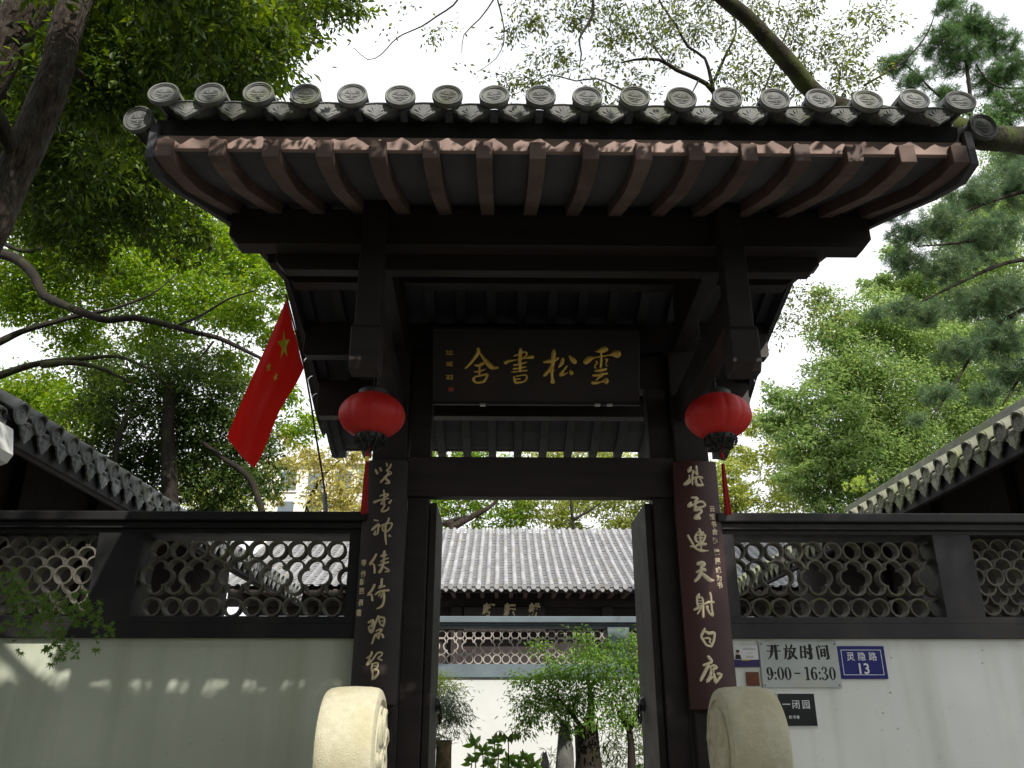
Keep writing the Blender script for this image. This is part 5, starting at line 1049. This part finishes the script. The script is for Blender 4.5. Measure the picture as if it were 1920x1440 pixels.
# broad leaved shrub, leaves singly
def blade_mesh(name, m, w=.34):
    c = [(0, 0, 0), (w*.5, .3, .05), (w*.5, .6, .03), (0, 1, -.12), (-w*.5, .6, .03), (-w*.5, .3, .05), (0, .33, -.02), (0, .64, -.03)]
    return MB().add(c, [(0, 1, 6), (1, 2, 7, 6), (2, 3, 7), (3, 4, 7), (4, 5, 6, 7), (5, 0, 6)]).mesh(name, m, True)
bl = blade_mesh('broad_leaf', LM['broad']); dkl = blade_mesh('drooping_leaf', LM['dense'], .3)
gl = thing('broadleaf_shrub', (at(940, 1440, 9)[0], 9, YARD), 'low glossy broad leaved shrub at the bottom of the doorway view', 'shrub')
R_ = random.Random(17)
for k, (px, py) in enumerate(((890, 1395), (905, 1408), (928, 1388), (935, 1410), (955, 1425), (985, 1420), (915, 1430), (970, 1435), (885, 1425), (945, 1440), (1000, 1432))):
    c = at(px, py, 9+R_.uniform(-.2, .2)); MB().tube([(c[0]+R_.uniform(-.1, .1), c[1], YARD), (c[0], c[1], c[2])], .006, 5).build('stem', M['stem'], gl)
    for j in range(10):
        a = 0; s = R_.uniform(.07, .13); place('leaf', bl, gl, tuple(c-np.array([0, 0, R_.uniform(0, .04)])), (PI/2+R_.uniform(-.75, .2), (j-4.5)*.38+R_.uniform(-.2, .2), R_.uniform(-.5, .5)), (s, s, s))
gd = thing('drooping_leaf_plant', (at(953, 1440, 8.7)[0], 8.7, YARD), 'single thin stem with dark drooping leaves above the glossy shrub', 'plant')
c = at(953, 1385, 8.7); b_ = at(954, 1440, 8.7)
MB().tube([(b_[0], 8.7, YARD), tuple(b_), tuple(c)], .006, 6).build('stem', M['barkd'], gd)
for dx in (-1, 1):
    arm = [c+np.array([dx*.13*u, 0, .07*math.sin(PI*u*.8)]) for u in np.linspace(0, 1, 7)]; MB().tube(arm, .003, 4).build('stem', M['barkd'], gd)
    for j in range(9):
        p = arm[1+j % 6]; s = R_.uniform(.07, .11); place('leaf', dkl, gd, tuple(p), (-PI/2+R_.uniform(-.4, .3), R_.uniform(-.7, .7), R_.uniform(-.5, .5)), (s, s, s))

# street trees behind the camera: they shade the wall and the pavement, leaving a gap of sun
for k, (lab, bl_, tb) in enumerate((
   ('street tree behind the viewer that shades the flag side wall', [((-.7, -3, 7.9), 1.55), ((-2.6, -2.6, 7.6), 1.6), ((-4.8, -2.4, 7.2), 1.8), ((.9, -3.0, 6.5), .8), ((-1.2, -3.2, 6.0), 1.5), ((-3.6, -3.2, 5.6), 1.6), ((-6.5, -1.5, 5.5), 2.0), ((-7.5, 1, 5), 1.8), ((-2.9, 2.2, 3.0), .3), ((-3.2, 1.8, 3.2), .35), ((-2.5, 2.1, 2.75), .25), ((1.0, -5, 6.0), 1.6)], (-3.2, -4.2)),
   ('street tree behind the viewer that shades the side with the signs', [((6.9, -3.0, 8.2), 1.8), ((9.2, -2.6, 8.0), 2.0), ((4.75, -3.0, 6.75), .95), ((6.4, -3.0, 6.2), 1.4), ((8.4, -2.6, 5.8), 1.8), ((5.75, -3.3, 7.5), .9), ((9.5, 0, 5.5), 1.8), ((4.2, -5, 5.6), 1.5)], (6.4, -4.4)))):
    t = thing('street_tree', (tb[0], tb[1], ROAD), lab, 'tree', 'street trees behind the viewer')
    lt = limb(t, [(tb[0], tb[1], ROAD), (tb[0]+.1, tb[1]+.1, 1), (tb[0]-.1, tb[1]+.3, 3), (tb[0]+.1, tb[1]+.9, 5.6)], .25, .12, M['bark'], 'trunk', 12, .04, 95+k, False)
    if k:
        ld = limb(t, [(5.9, -1, 5.0), (5.0, .6, 4.2), (3.6, 1.7, 3.1), (2.4, 2.0, 2.6)], .06, .012, M['barkd'], 'limb', 8, .05, 99, False)
        crown(t, [((2.15, 2.0, 2.45), .22), ((2.45, 2.0, 2.42), .26), ((2.7, 1.9, 2.5), .26), ((3.0, 1.8, 2.62), .26), ((2.5, 1.6, 2.75), .25), ((2.1, 2.0, 2.84), .23), ((2.4, 2.0, 2.84), .23), ((2.7, 2.0, 2.84), .23), ((3.0, 2.0, 2.84), .23), ((2.3, 1.5, 3.2), .22), ((2.7, 1.5, 3.2), .22)], (.10, .042), LM['near'], 2.6, 131, .5, .8, 24, .3, ld, M['barkd'], .006, 'shade_crown')  # unseen low branch added to shade the drum stone and pillar foot
    crown(t, [(np.array(c), r) for c, r in bl_], (.16, .075), LM['near'], 3.4-.9*k, 96+k, .3, .7, 40, .3, lt[-12:], M['barkd'], .012)
wd = thing('sky_screen_wood', (0, -12, ROAD), 'unseen dark wood added behind the viewer to hold back low sky light', 'wood')  # added to screen the eave underside from the low sky
rs_ = np.random.default_rng(5)
crown(wd, [((x, -11+rs_.uniform(-1, 1), z+rs_.uniform(-.8, .8)), 2.4) for x in np.arange(-22, 20, 3.2) for z in ((.2, 3.6, 6.6) if x < 2 else (.2,))], (.42, .22), LM['dense'], 1.6, 140, .5, .9, 40, .3)
wd.children[0]['kind'] = 'stuff'
print('tris', sum(len(o.data.polygons) for o in bpy.data.objects if o.type == 'MESH'), 'objects', len(bpy.data.objects))
